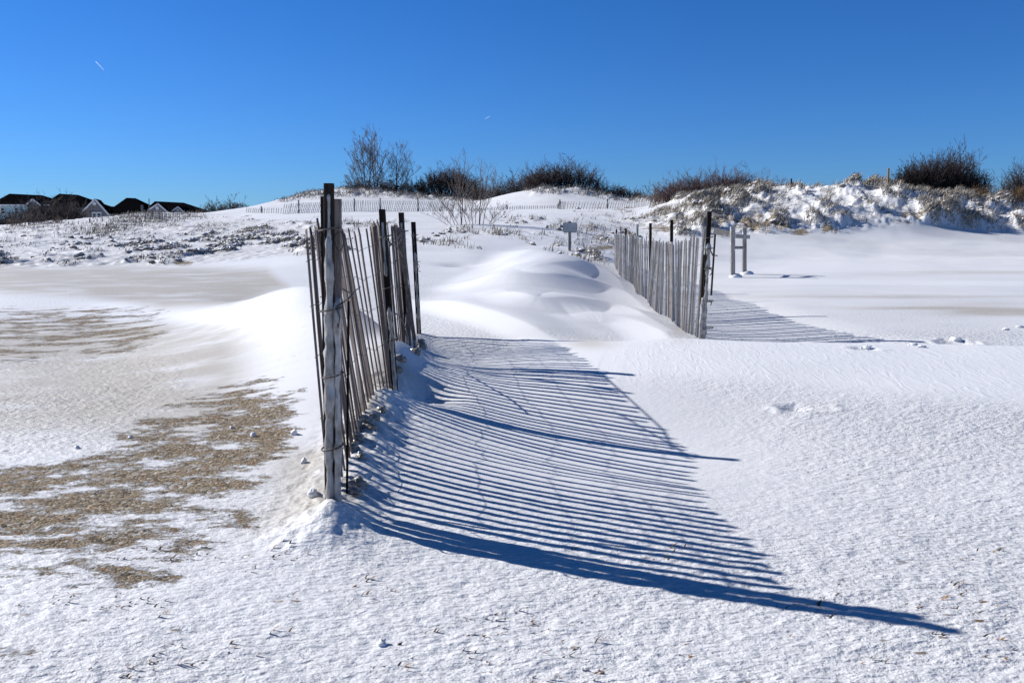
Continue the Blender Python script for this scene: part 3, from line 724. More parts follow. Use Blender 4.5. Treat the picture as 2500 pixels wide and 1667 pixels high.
# --- right fence
RF = empty('snow_fence', (2.18, 8.8, 0), 'right-hand slatted wooden fence of pale grey slats running away beside the smooth drift', 'fence')
RPX = [2.175, 2.25, 2.36, 2.52, 2.63, 2.83, 3.04]; RPY = [8.8, 11.2, 13.6, 16, 18.4, 20.8, 23.2]
RTOP = [516, 537, 545, 548, 558, 555, 560]; RU = [1732, 1640, 1588, 1556, 1528, 1515, 1505]
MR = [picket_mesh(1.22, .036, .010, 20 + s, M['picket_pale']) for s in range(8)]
pk = []; rest = MB(); s_ = .08; i = 0; rr = random.Random(9)
RX2 = list(RPX); 
d, xs, ys = base_curve(list(zip([x - .03 for x in RPX], RPY)))
leanr = lambda s: .05 * math.sin(s * 1.7 + 1) + .06 * math.exp(-((s - 4.3) / .8) ** 2) - .05 * math.exp(-((s - 6.0) / .7) ** 2)
while s_ < d[-1] - .05:
    bulge = -.05 * math.sin((s_ % 2.4) / 2.4 * math.pi)
    x = float(np.interp(s_, d, xs)) + bulge; y = float(np.interp(s_, d, ys))
    al = Vector((.056, 1, 0)).normalized()
    g0 = Gz(x, y); tz = np.interp(s_, [0, .5, 1.2, 2.4, 4.8, 14], [1.27, 1.20, 1.12, 1.08, 1.10, 1.15]) + rr.uniform(-.04, .04)
    t = Vector((x + rr.uniform(-.02, .02) - .01 + leanr(s_) * .6, y + rr.uniform(-.04, .04) - leanr(s_ + .7) * 1.2, float(tz)))
    b = t - (Vector((leanr(s_) * .6, -leanr(s_ + .7) * 1.2 + rr.uniform(-.03, .03), 1))).normalized() * 1.22
    pk.append((b, t, al)); al2 = Matrix.Rotation(-.34 + rr.uniform(-.35, .35), 3, 'Z') @ al
    pm = place_frame(b, t, al2); pm.translation = b - RF.location
    if i < 100:
        o = bpy.data.objects.new('picket', MR[i % 8]); scene.collection.objects.link(o); o.parent = RF; o.matrix_basis = pm
    else:
        mm = MR[i % 8]; rest.add([tuple(pm @ v_.co) for v_ in mm.vertices], [tuple(p.vertices) for p in mm.polygons], rr.random())
    s_ += .088 + rr.uniform(-.016, .016); i += 1
tag(rest.build('picket', M['picket_pale'], RF), 'farther slats of the right-hand fence', kind='stuff')
relpk = [(b - RF.location, t - RF.location, al) for b, t, al in pk]
wires(RF, relpk, (.12, .33, .54, .73, .90), .0020, seed=5)
rp = []
for k_ in range(7):
    top = P(RU[k_], RTOP[k_], RPY[k_]) - RF.location; bx = top + Vector((0, 0, 0)); bx.z = -.15
    if k_ == 0: bx.x -= .035
    wx = (.054, .045, .05, .05, .05, .05, .05)[k_]
    rp.append((post(RF, bx + Vector((.03, 0, 0)) if k_ else bx, top + Vector((.0, 0, 0)), wx * .86, .05, M['post_grey'] if k_ in (3, 5) else M['post'], R(-3)), bx, top))
o, a, b = rp[0]
ice_coat(o, a, b, .022, .016, (.008, -.022, 0), seed=4, flare=1.8, t0=.08, t1=.80)
ice_coat(o, a, b, .020, .018, (-.026, -.018, 0), seed=7, flare=1.4, t0=.08, t1=.42)
slat(RF, (2.215, 8.84, .55), (2.235, 8.84, 1.22), .012, .04, M['post']); slat(RF, (2.10, 8.82, .45), (2.115, 8.82, 1.0), .02, .03, M['post'])
for (v, dz) in ((580, 0), (607, 0), (655, 0), (735, 0), (800, 0)): loop(RF, P(1730, v, 8.8), .05, 0, .005, .006, ry=.06)
for pts in ([(1733, 608), (1740, 622), (1752, 625)], [(1733, 606), (1737, 618), (1742, 628)], [(1731, 655), (1738, 660), (1737, 668), (1733, 672)], [(1731, 735), (1737, 738), (1735, 746)]):
    scrap(RF, [P(a_, b_, 8.72) for a_, b_ in pts], .006)

# --- far back fence lines
def far_fence(label, line, hgt, spacing, lean, posts_u, name='snow_fence', mat='picket_far', bury=0, group=None):
    """line: list of (u, v_base, Y)"""
    pts = [P(*l_) for l_ in line]
    pts = [Vector((p.x, p.y, Gz(p.x, p.y))) for p in pts]
    F_ = empty(name, pts[0], label, 'fence', group)
    dd = [0]
    for i in range(1, len(pts)): dd.append(dd[-1] + (pts[i] - pts[i - 1]).xy.length)
    r = random.Random(len(line) * 7 + int(pts[0].y)); s = 0; i = 0; rest = MB(); nodes = []
    tot = int(dd[-1] / spacing); first = 0
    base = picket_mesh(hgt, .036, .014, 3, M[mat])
    while s < dd[-1]:
        x = float(np.interp(s, dd, [p.x for p in pts])); y = float(np.interp(s, dd, [p.y for p in pts])); z = Gz(x, y) - bury
        b = Vector((x, y, z - .08)); t = b + Vector((lean + .12 * math.sin(s * .9) + r.uniform(-.05, .05), 0, 1)).normalized() * hgt * r.uniform(.92, 1.05)
        nodes.append((b - F_.location, t - F_.location, Vector((1, 0, 0))))
        pm = place_frame(b - F_.location, t - F_.location, Vector((1, .1, 0)))
        if i < 100:
            o = bpy.data.objects.new('picket', base); scene.collection.objects.link(o); o.parent = F_; o.matrix_basis = pm
        else: rest.add([tuple(pm @ v_.co) for v_ in base.vertices], [tuple(p.vertices) for p in base.polygons])
        i += 1; s += spacing * r.uniform(.85, 1.15)
    if rest.v: tag(rest.build('picket', M[mat], F_), kind='stuff')
    if len(nodes) > 8:
        for h in (.35, .75):
            m = MB(); m.tube([b.lerp(t, h) for b, t, _ in nodes], .005, 3); m.build('wire', M['wire'], F_)
    for pu in posts_u:
        k = min(range(len(nodes)), key=lambda q_: abs(float(UV(*(nodes[q_][0] + F_.location))[0]) - pu))
        b, t, _ = nodes[k]; post(F_, b, b + Vector((r.uniform(-.03, .03), 0, hgt * 1.2)), .08, .08, M['post_grey'])
    return F_
far_fence('long pale slatted fence crossing below the tree-topped dune', [(690, 517, 53), (800, 516, 53), (900, 516, 53), (1010, 515, 53), (1110, 516, 53)], .78, .115, .22, (730, 866, 930, 1019))
far_fence('half-buried slat tops in the snow below the round bush mound', [(1118, 516, 52), (1200, 513, 51), (1290, 511, 50.5), (1362, 511, 50)], .42, .14, .15, (1235, 1366), bury=.12)
far_fence('short pale slatted fence right of the round bush mound', [(1384, 509, 50), (1460, 508, 50), (1550, 508, 51), (1600, 506, 53), (1655, 497, 54)], .58, .17, .18, (1485, 1607), bury=.02)
far_fence('cluster of dark broken slats where the buried fence ends', [(1363, 511, 49.5), (1380, 512, 49.3)], .55, .10, .10, (1366,), name='broken_fence', mat='post_grey')
far_fence('pale slatted fence bit left of the front post on the far slope', [(600, 505, 60), (640, 512, 57), (690, 517, 54)], .5, .45, .2, (640,), bury=.05)
far_fence('dark broken slat fence sticking out of the grassy left mound', [(356, 548, 58), (380, 547, 57), (400, 552, 55), (440, 556, 53)], .62, .27, .05, (372, 388), name='broken_fence', mat='post_grey')
far_fence('short dark slats poking above the right dune crest', [(2098, 456, 41.5), (2128, 460, 41), (2158, 466, 40.5)], .42, .14, -.12, (), name='broken_fence', mat='post')
# broken post with slats on the crest, leaning stake, stakes on the right
def sticks(name, label, cat, Y, specs, mats, parts='slat', group=None):
    """specs: (u0, v0, u1, v1, width px) planted in the ground"""
    u0, v0 = specs[0][0], specs[0][1]; b0 = P(u0, v0, Y); b0.z = Gz(b0.x, b0.y)
    E = empty(name, b0, label, cat, group)
    for k, (a, b, c, d_, wpx) in enumerate(specs):
        p, q_ = P(a, b, Y), P(c, d_, Y + .05 * (k % 3)); p.z = min(p.z, Gz(p.x, p.y)) - .1
        m = MB(); wd = wpx / F * Y; m.bar(p - b0, q_ - b0, wd, wd * .8); m.build('post' if k == 0 else parts, M[mats if isinstance(mats, str) else mats[min(k, len(mats) - 1)]], E)
    return E
sticks('broken_fence', 'broken fence post with fallen slats against the sky on the dune crest', 'fence', 42.5,
       [(1932, 466, 1932, 436, 3.2), (1921, 472, 1929, 450, 1.6), (1916, 472, 1925, 455, 1.6), (1925, 472, 1931, 452, 1.6), (1935, 465, 1936, 446, 1.6), (1939, 467, 1949, 447, 2.2), (1934, 464, 1941, 452, 1.5), (1941, 468, 1945, 455, 1.5)], ['post', 'picket_pale', 'picket_pale', 'picket_pale', 'post', 'post'])
sticks('wooden_stake', 'tall ochre wooden stake left of the biggest dark bush', 'stake', 41.5, [(2167, 468, 2169.5, 411, 4)], 'stake')
sticks('broken_fence', 'pale broken fence posts at the right edge among the reeds', 'fence', 41, [(2461, 512, 2459, 465, 3), (2453, 510, 2453, 475, 2.2), (2449, 508, 2448, 483, 1.5), (2466, 512, 2464, 478, 1.5)], 'picket_pale')
sticks('broken_fence', 'two small stub posts on the slope left of the dark mound', 'fence', 57, [(219, 550, 219, 533, 3), (250, 545, 250, 532, 1.6), (167, 552, 167, 540, 1.6), (190, 551, 191, 540, 1.6)], 'post_grey')
sticks('wooden_stake', 'thin bare pole standing on the grassy left mound near the houses', 'stake', 60, [(363, 530, 364, 485, 1.8)], 'post_grey')

# ------------------------------------------------------------------ sign and timber rail
x, y, z = P(1391, 600, 24).x, 24.0, 0
sg = empty('sign', (x, y, Gz(x, y)), 'small blank grey metal sign on a short post behind the drift', 'sign')
def L_(o, v): return Vector(v) - o.location
def rrect(m, c, w_, h_, r_, th):
    vs = []; k = 6; n_ = 0
    for sx, sy, a0 in ((1, 1, 0), (-1, 1, 90), (-1, -1, 180), (1, -1, 270)):
        for i in range(k + 1):
            a = R(a0 + 90 * i / k); vs.append((c[0] + sx * (w_ / 2 - r_) + r_ * math.cos(a), c[2] + sy * (h_ / 2 - r_) + r_ * math.sin(a)))
    n_ = len(vs); V3 = [(a, c[1] - th / 2, b) for a, b in vs] + [(a, c[1] + th / 2, b) for a, b in vs]
    m.add(V3, [tuple(range(n_)), tuple(range(2 * n_ - 1, n_ - 1, -1))] + [(i, i + n_, (i + 1) % n_ + n_, (i + 1) % n_) for i in range(n_)])
m = MB(); c = L_(sg, P(1391, 555.5, 24)); rrect(m, (c.x, c.y - .06, c.z), .42, .285, .035, .010); m.build('panel', M['metal'], sg)
m = MB(); c2 = L_(sg, P(1391, 555.5, 24))
for (dx, dz, ww, hh) in ((0, .136, .36, .014), (0, -.136, .36, .014), (.203, 0, .014, .22), (-.203, 0, .014, .22)): m.box(c2.x + dx, c2.y - .068, c2.z + dz, ww, .008, hh)
m.build('rim', M['mast'], sg)
post(sg, L_(sg, P(1391, 615, 24)) + Vector((0, .03, -.3)), L_(sg, P(1391, 540.5, 24)) + Vector((0, .03, 0)), .085, .07, M['post_grey'])

RL = empty('timber_rail', P(1788, 668, 20.3), 'weathered grey timber rail on two square posts beyond the right fence', 'railing')
post(RL, L_(RL, P(1788.5, 680, 20.3)), L_(RL, P(1788.5, 553, 20.3)), .11, .11, M['post_grey'])
post(RL, L_(RL, P(1817, 675, 21.3)), L_(RL, P(1817, 556.5, 21.3)), .105, .105, M['post_grey'])
def beam(a, b, hgt, th, nm='rail'):
    m = MB(); m.bar(L_(RL, a), L_(RL, b), th, hgt, Vector((0, 0, 1))); m.build(nm, M['post_grey'], RL)
beam(P(1734, 561.5, 20.9), P(1784, 572, 20.5), .15, .06); beam(P(1794, 576.5, 20.6), P(1829, 578.5, 21.15), .10, .05); beam(P(1793, 604.5, 20.4), P(1812, 604.5, 21.2), .075, .05)
for (u, Y, s) in ((1788.5, 20.3, 1), (1817, 21.3, 2)):
    p = P(u, 668, Y); p.z = Gz(p.x, p.y); m = MB(); blob(m, (p.x + .07, p.y - .02, p.z), .19, .14, .09, s); o = m.build('drift_lump', M['snow_lump'], None, True)
    tag(o, ('small snow heap at the foot of the left rail post', 'small snow heap at the foot of the right rail post')[s - 1], 'snow heap')

# ------------------------------------------------------------------ snow lumps
spec = [(862, 1050, .045), (868, 1075, .04), (858, 1098, .035), (880, 1120, .022), (872, 1190, .035), (866, 1210, .028), (893, 1035, .04), (905, 1046, .03), (912, 1022, .03), (931, 1005, .028),
        (1024, 846, .06), (1014, 862, .04), (965, 906, .04), (978, 880, .04)]
for k, (u, v, r_) in enumerate(spec):
    x, y, z = ghit(u, v); m = MB()
    blob(m, (x, y, z + r_ * .3), r_ * 1.1, r_ * .9, r_ * .9, k + 2, .5, nu=14, nv=9)
    blob(m, (x + r_ * .6, y + r_ * .3, z), r_ * .7, r_ * .7, r_ * .7, k + 12, .5, nu=12, nv=8)
    blob(m, (x - r_ * .7, y + r_ * .5, z), r_ * .8, r_ * .6, r_ * .55, k + 22, .7, nu=12, nv=8); blob(m, (x + r_ * .2, y - r_ * .8, z), r_ * .6, r_ * .5, r_ * .45, k + 32, .7, nu=12, nv=8)
    o = m.build('ice_lump', M['ice'], None, True, loc=(x, y, z)); od = 1 + sorted(range(len(spec)), key=lambda q_: (-spec[q_][1], spec[q_][0])).index(k)
    tag(o, ('ice lump nearest the front post foot, in shade' if od == 1 else 'farthest ice lump, beside the last back post' if od == len(spec) else
        '%s ice lump counting back from the front post along the shaded fence foot' % ['', 'first', 'second', 'third', 'fourth', 'fifth', 'sixth', 'seventh', 'eighth', 'ninth', 'tenth', 'eleventh', 'twelfth', 'thirteenth'][od]), 'ice lump', 'ice lumps along the foot of the near fence')
for k, (u, v, r_, lab) in enumerate([(619, 1066, .020, 'smooth round white snowball lying alone on the brown sand patch'), (718, 1060, .022, 'knobbly snow lump between the sand patch and the front fence'),
                         (566, 1046, .011, 'tiny pointed ice stub on the upper sand patch'), (318, 1070, .012, 'small grey lump at the upper edge of the sand patch'),
                         (190, 1096, .013, 'small dark-based lump in the snow above the left sand'), (765, 1212, .022, 'knobbly white ice lump left of the front post foot'), (742, 1130, .02, 'white ice lump near the fence above the stained ice'),
                         (932, 1575, .014, 'small snow mound in the foreground with a shell fragment'), (2335, 831, .042, 'largest broken snow chunk beside the footprints at right'),
                         (2117, 850, .03, 'rounded snow chunk on the swell crest right of the post shadow'), (2230, 843, .026, 'small pointed snow chunk left of the largest chunk'), (2250, 848, .024, 'low snow chunk beside the pointed chunk on the crest'),
                         (2455, 806, .028, 'snow chunk high at the right edge of the footprints'), (2490, 800, .03, 'snow chunk touching the right picture edge')]):
    x, y, z = ghit(u, v); m = MB()
    blob(m, (x, y, z + r_ * .35), r_ * (1.4 if u > 2000 else 1), r_ * .9, r_ * (.5 if u > 2000 else .95), k + 40, .25 if k == 0 else .6, nu=16, nv=10)
    if u > 2000:
        for j in range(2): blob(m, (x + random.uniform(-2, 2) * r_, y + random.uniform(-.6, .6) * r_, z + .005), r_ * .35, r_ * .3, r_ * .28, k + j + 60, .5, nu=8, nv=6)
    tag(m.build('snow_chunk', M['snow_lump'], None, True, loc=(x, y, z)), lab, 'snow chunk')

# ------------------------------------------------------------------ grass and wrack (uncountable)
flatX, flatY, flatZ = X.ravel(), Yg.ravel(), Z.ravel()
def pick(mask, n_):
    p = (mask * (Yg > 15)).ravel() * 1.0; p = p / p.sum(); return rng.choice(len(p), n_, p=p)
def blades(name, label, mat, ids, nb, hr, spread, lean, wd, fr_=1.0):
    N = len(ids) * nb
    c = np.repeat(np.stack([flatX[ids], flatY[ids]], 1), nb, 0) + rng.normal(0, 1, (N, 2)) * spread
    z = G(c[:, 0], c[:, 1]); h = rng.uniform(*hr, N) * np.repeat(rng.uniform(.5, 1.25, len(ids)), nb)
    ang = rng.uniform(0, 2 * np.pi, N); tl = rng.uniform(.05, .8, N) * h
    dx = np.cos(ang) * tl * 1.1 + lean * h; dy = np.sin(ang) * tl * .9
    wv = wd * rng.uniform(.6, 1.4, N); a2 = rng.uniform(0, np.pi, N); wx, wy = np.cos(a2) * wv, np.sin(a2) * wv
    b = np.stack([c[:, 0], c[:, 1], z - .03 * min(1, hr[1] * 5)], 1)
    def off(fx, fz, k): return b + np.stack([dx * fx + wx * k, dy * fx + wy * k, h * fz], 1)
    vs = np.stack([off(0, 0, -1), off(0, 0, 1), off(.4, .65, .8), off(.4, .65, -.8), off(1, .95, 0)], 1).reshape(-1, 3)
    me_ = bpy.data.meshes.new(name); me_.vertices.add(N * 5); me_.vertices.foreach_set('co', vs.ravel().astype(np.float32))
    k = np.arange(N)[:, None] * 5
    L = np.concatenate([k + np.array([0, 1, 2, 3]), k + np.array([3, 2, 4])], 1).ravel().astype(np.int32)
    me_.loops.add(len(L)); me_.loops.foreach_set('vertex_index', L)
    st_ = (np.arange(N)[:, None] * 7 + np.array([0, 4])).ravel().astype(np.int32)
    me_.polygons.add(N * 2); me_.polygons.foreach_set('loop_start', st_)
    at = me_.attributes.new('rnd', 'FLOAT', 'POINT'); at.data.foreach_set('value', np.repeat(rng.random(N), 5).astype(np.float32))
    me_.materials.append(M[mat]); me_.update(calc_edges=True)
    o = bpy.data.objects.new(name, me_); scene.collection.objects.link(o); return tag(o, label, 'grass', kind='stuff')
def clods(name, label, ids, rr_, mat='clod'):
    m = MB()
    for k, i_ in enumerate(ids):
        r_ = random.uniform(*rr_); blob(m, (flatX[i_], flatY[i_], flatZ[i_] + r_ * .1), r_ * random.uniform(.9, 1.7), r_, r_ * random.uniform(.7, 1.1), k, .9, nu=9, nv=6)
    return tag(m.build(name, M[mat], None, True), label, 'wrack', kind='stuff')
_p = ((V > 1330) & (V < 1700) & (U > -100) & (U < 2600)).ravel() * np.clip(vn(X * 2.2, Yg * 5, 301) + .25, .02, 1).ravel() * np.clip((U.ravel() < 1500) + .5, 0, 1)
blades('beach_litter', 'tiny brown grass bits and shell flakes frozen into the foreground snow', 'litter', rng.choice(len(_p), 150, p=_p / _p.sum()), 3, (.006, .022), .018, 1.3, .0035)
hm = sm(.30, .55, hum); wY = np.clip(Yg / 40, .2, 3) ** .3
cl = sm(.0, .45, fbm(X * .25, Yg * .28, 131, 3))
blades('frozen_wrack', 'low frozen grass and wrack scattered over the left snow flats', 'grass_dark', pick(vl * hm * (.10 + cl), 2600), 9, (.04, .15), .13, .4, .014)
clods('frozen_clods', 'snow-crusted clods dotted over the left flats', pick(vl * hm * (.05 + cl) * (V > 575), 1100), (.025, .09))
blades('winter_weeds', 'thin upright dead weed stalks on the left flats', 'grass_dark', pick(vl * sm(.3, .6, fbm(X * .2, Yg * .2, 141, 2)) * (V < 630), 170), 4, (.15, .42), .2, .1, .006)
blades('dune_grass', 'frosted marram grass covering the right dune bank', 'grass', pick(vb * (.05 + hm * hm) * (.25 + hum2), 3000), 16, (.10, .36), .14, .45, .011)
clods('frozen_clods', 'snow-crusted turf clumps hanging on the right bank', pick(vb * hm * (.2 + hum2), 260), (.05, .13))
blades('dune_grass', 'grass tufts on the slope behind the sign', 'grass', pick(vm * (.1 + hm), 620), 10, (.08, .28), .12, .3, .010)
clods('frozen_clods', 'crusted clods on the middle slope', pick(vm * hm, 160), (.04, .10))
blades('dune_grass', 'dark scrubby grass frosting the far tree-topped dune', 'grass_dark', pick(vk * (.3 + hm), 2300), 8, (.12, .4), .25, .1, .018)
crest = sm(1560, 1750, U) * np.exp(-((V - np.interp(U, [1500, 1650, 1850, 2060, 2200, 2300, 2400, 2600], [505, 483, 471, 452, 464, 488, 495, 512])) / 4.0) ** 2) * sm(38, 39, Yg) * (1 - sm(44, 46, Yg))
blades('dune_grass', 'golden marram grass fringe along the right dune crest', 'grass', pick(crest * (.2 + hm + sm(2150, 2250, U)), 900), 12, (.12, .36), .14, .6, .010)
mnd = np.exp(-((U - 340) / 60) ** 2 - ((V - 535) / 13) ** 2) * (Yg > 45) + .5 * np.exp(-((U - 455) / 30) ** 2 - ((V - 527) / 7) ** 2) * (Yg > 45) + .35 * np.exp(-((U - 240) / 60) ** 2 - ((V - 560) / 12) ** 2) * (Yg > 40)
blades('dune_grass', 'tangled dead grass over the dark mound in front of the houses', 'grass_dark', pick(mnd, 650), 10, (.08, .36), .3, .4, .016)

# ------------------------------------------------------------------ shrubs and trees
def grow(m, p, d, L, r_, lev, rr_, spread=.5, up=.15, kids=(3, 5), seg=4, wig=.10, att=None, taper=.35, minr=.004, ratio=(.45, .75)):
    pts = [p.copy()]; rs = [r_]; q_ = p.copy(); dd_ = d.copy()
    for i in range(seg):
        dd_ = (dd_ + Vector((rr_.gauss(0, wig), rr_.gauss(0, wig), rr_.gauss(0, wig) + up * .3))).normalized()
        q_ = q_ + dd_ * L / seg; pts.append(q_.copy()); rs.append(max(r_ * (1 - (1 - taper) * (i + 1) / seg), minr * .6))
    m.tube(pts, rs, 4 if lev > 1 else 3, att if att is not None else rr_.random())
    if lev <= 0: return
    for k in range(rr_.randint(*kids)):
        t = rr_.uniform(.25, 1.0); i = min(int(t * seg), seg - 1); f = t * seg - i
        b = pts[i].lerp(pts[i + 1], f); base = (pts[i + 1] - pts[i]).normalized()
        side = Vector((rr_.gauss(0, 1), rr_.gauss(0, 1), rr_.gauss(0, .6))); side = (side - base * side.dot(base)).normalized()
        nd = (base + side * spread * rr_.uniform(.6, 1.3) + Vector((0, 0, up))).normalized()
        grow(m, b, nd, L * rr_.uniform(*ratio), max(r_ * .55 * (1 - .4 * t), minr), lev - 1, rr_, spread, up, kids, max(seg - 1, 2), wig, att, taper, minr, ratio)
def bush(name, label, u0, u1, Y, topf, mat, stems, seed, vbase=None, cat='bush', lev=2, r0=.03, minr=.008, fan=.5, kids=(3, 5), depth=1.0, lenf=.62):
    """topf: [(u, v_top)] outline; stems rooted on the ground between u0 and u1"""
    rr_ = random.Random(seed); tu = [a for a, _ in topf]; tv = [b for _, b in topf]
    uc = (u0 + u1) / 2; c = P(uc, 480, Y); c.z = Gz(c.x, c.y); m = MB()
    stems = int(stems * 1.7); r0 *= .6; minr *= .72
    for k in range(stems):
        ut = rr_.uniform(tu[0], tu[-1]); ub = uc + (ut - uc) * fan + rr_.uniform(-1, 1) * (u1 - u0) * .10
        y_ = Y + rr_.uniform(-.5, .5) * depth
        pb = P(ub, 480, y_); pb.z = Gz(pb.x, pb.y) - .05
        vt_ = float(np.interp(ut, tu, tv)); vt_ += 6 * float(fbm(ut * .045 + seed, seed * 1.7, 5, 2)) + (rr_.uniform(-7, 0) if rr_.random() < .06 else 0)
        pt = P(ut, vt_, Y + rr_.uniform(-1, 1) * depth)
        hv = pt - pb
        if hv.z < .12: hv.z = .12
        Lh = hv.length * rr_.uniform(.55, 1.0)
        grow(m, pb, (hv.normalized() + Vector((0, 0, .05))).normalized(), Lh * lenf / .62 * .86, r0, lev, rr_, .60, .06, kids, 4, .13, None, .3, minr, (.26, .46))
    o = m.build(name, M[mat], None, False, loc=c); tag(o, label, cat); return o
# multi-stem birches on the far dune
def tree(name, label, stems, Y, seed, mat='bark', lev=3, r0=.06, minr=.012, kids=(4, 6), spread=.5, cat='tree', ratio=(.35, .58)):
    rr_ = random.Random(seed); b0 = P(stems[0][0], 480, Y); b0.z = Gz(b0.x, b0.y)
    E = empty(name, b0, label, cat); tr = MB(); cr_ = MB()
    for (ub, ut, vt, k) in stems:
        b = P(ub, 480, Y + rr_.uniform(-.6, .6)); b.z = Gz(b.x, b.y) - .1; t = P(ut, vt, Y)
        n_ = 9; pts = []; ph = rr_.uniform(0, 6)
        for i in range(n_ + 1):
            f = i / n_; p = b.lerp(t, f); p.x += math.sin(f * math.pi) * (t.x - b.x) * -.12 + .05 * math.sin(f * 9 + ph) * f; pts.append(p - b0)
        rs = [max(r0 * k * (1 - .86 * i / n_), minr * .7) for i in range(n_ + 1)]
        tr.tube(pts, rs, 6, rr_.random())
        Lh = (t - b).length
        for j in range(int(23 * k + 4)):
            f = rr_.uniform(.12, .97); i = min(int(f * n_), n_ - 1); q_ = pts[i].lerp(pts[i + 1], f * n_ - i)
            a = rr_.uniform(0, 6.28); nd = Vector((math.cos(a) * .62, math.sin(a) * .62, rr_.uniform(.55, 1.1))).normalized()
            grow(cr_, q_, nd, Lh * (.50 - .36 * f) * rr_.uniform(.6, 1.1), r0 * k * .38 * (1 - .7 * f), lev - 2, rr_, spread, .16, kids, 4, .11, None, .3, minr, ratio)
    tr.build('trunk', M[mat], E, True); cr_.build('crown', M[mat], E); return E
tree('birch_tree', 'tallest bare birch cluster on the far dune crest, dense with fine twigs', [(893, 878, 332, 1.0), (889, 862, 352, .8), (903, 908, 318, 1.05), (915, 905, 345, .8), (880, 850, 375, .7), (920, 948, 362, .85), (872, 845, 400, .55), (868, 838, 430, .4), (925, 958, 395, .6), (898, 930, 350, .7)], 76, 3, lev=4, kids=(2, 4), ratio=(.4, .6), minr=.009)
tree('birch_tree', 'slimmer bare birch right of the tallest cluster, leaning branches to the right', [(967, 972, 352, .9), (965, 988, 352, .75), (980, 1012, 400, .7), (975, 1028, 410, .7), (966, 948, 385, .6), (978, 1000, 375, .6)], 75, 5, lev=4, kids=(2, 3), minr=.009)
tree('bare_shrub', 'open bare shrub in front of the far fence with long snowy branches', [(1126, 1134, 383, .85), (1126, 1115, 395, .6), (1170, 1176, 398, .75), (1170, 1200, 396, .6), (1112, 1060, 470, .55), (1105, 1040, 500, .45), (1178, 1215, 425, .6), (1140, 1100, 440, .55), (1190, 1250, 495, .55), (1098, 1030, 520, .4), (1155, 1140, 470, .5), (1120, 1075, 490, .5), (1160, 1165, 450, .5), (1195, 1255, 512, .45), (1150, 1120, 500, .5)], 33.5, 8, lev=3, r0=.028, minr=.0065, kids=(2, 4), cat='shrub')
for k, (a, b, Y, lab, seed) in enumerate([(1040, 1150, 74, 'dark dome-shaped bush between the birches and the open shrub', 11)]):
    bush('dark_bush', lab, a, b, Y, [(1010, 450), (1035, 432), (1060, 418), (1085, 413), (1105, 410), (1130, 412), (1150, 425), (1170, 440), (1185, 455)], 'bark_dark', 210, seed, r0=.04, minr=.017, fan=.75, depth=2)
bush('dark_bush', 'low dark scrub under the birches on the dune crest', 850, 1010, 75, [(840, 458), (870, 448), (920, 446), (960, 452), (1000, 448), (1030, 448)], 'bark_dark', 150, 12, fan=.95, minr=.018, depth=3)
bush('dark_bush', 'low dark hedge linking the dome bush to the round bush', 1160, 1300, 71, [(1150, 462), (1190, 456), (1220, 450), (1250, 440), (1290, 432), (1310, 425)], 'bark_dark', 190, 13, fan=.95, minr=.017, depth=3)
bush('dark_bush', 'round dark bush crowning the middle snow mound', 1290, 1450, 65, [(1270, 440), (1295, 425), (1320, 410), (1345, 402), (1375, 396), (1405, 402), (1430, 410), (1455, 412), (1465, 430), (1475, 445)], 'bark_dark', 240, 14, fan=.7, minr=.015, r0=.035, depth=2)
bush('dark_bush', 'low dark scrub trailing right of the round bush', 1460, 1580, 64, [(1450, 455), (1480, 462), (1510, 462), (1545, 472), (1580, 480)], 'bark_dark', 150, 15, fan=.95, minr=.015, depth=2)
bush('reddish_thicket', 'long reddish brown thicket behind the right slope', 1620, 1890, 47, [(1600, 462), (1640, 443), (1680, 435), (1720, 428), (1760, 418), (1790, 416), (1820, 426), (1850, 434), (1880, 446), (1905, 460)], 'bark_red', 330, 16, fan=.97, minr=.011, r0=.022, depth=2)
bush('dark_bush', 'biggest dark bush on the right dune, rounded and dense', 2190, 2380, 43.5, [(2165, 445), (2190, 425), (2215, 402), (2250, 388), (2290, 374), (2320, 368), (2350, 374), (2375, 385), (2392, 400), (2410, 425), (2425, 455)], 'bark_dark', 360, 17, fan=.78, minr=.0095, r0=.035, depth=1.4, lev=3, kids=(2, 4))
bush('dark_bush', 'dark bush cut off by the right picture edge', 2450, 2600, 45, [(2430, 450), (2450, 425), (2475, 410), (2500, 402), (2540, 395), (2600, 410), (2640, 450)], 'bark_dark', 150, 18, fan=.6, minr=.010, r0=.03, depth=1.5)
bush('bramble_thicket', 'dark bramble thicket in front of the left houses', 0, 220, 90, [(-60, 532), (0, 528), (40, 518), (80, 500), (120, 495), (150, 490), (180, 497), (200, 510), (210, 528)], 'bark_dark', 260, 19, fan=.95, minr=.022, r0=.05, depth=4)
bush('bramble_thicket', 'bare grey scrub on the slope in front of the left thicket', 20, 160, 60, [(10, 530), (60, 520), (90, 515), (110, 525), (150, 530)], 'bark', 60, 20, fan=.9, minr=.012, depth=2)
bush('dark_bush', 'thin dark scrub on the skyline left of the snow ridge', 490, 600, 72, [(480, 512), (510, 504), (540, 502), (570, 500), (600, 500)], 'bark_dark', 90, 21, fan=.98, minr=.016, depth=2)
bush('dry_reeds', 'rusty brown reeds between the big bush and the right edge', 2360, 2520, 41.5, [(2340, 470), (2365, 455), (2400, 452), (2440, 460), (2480, 455), (2530, 455)], 'reed', 230, 22, fan=.97, minr=.007, r0=.010, depth=1, lev=1, kids=(3, 6), cat='reeds')
bush('dry_weeds', 'few dead weed stalks on the right dune crest', 2060, 2085, 41.8, [(2058, 436), (2070, 433), (2090, 442)], 'bark', 7, 23, minr=.008, r0=.012, fan=.8, lev=1, cat='weeds', depth=.3)
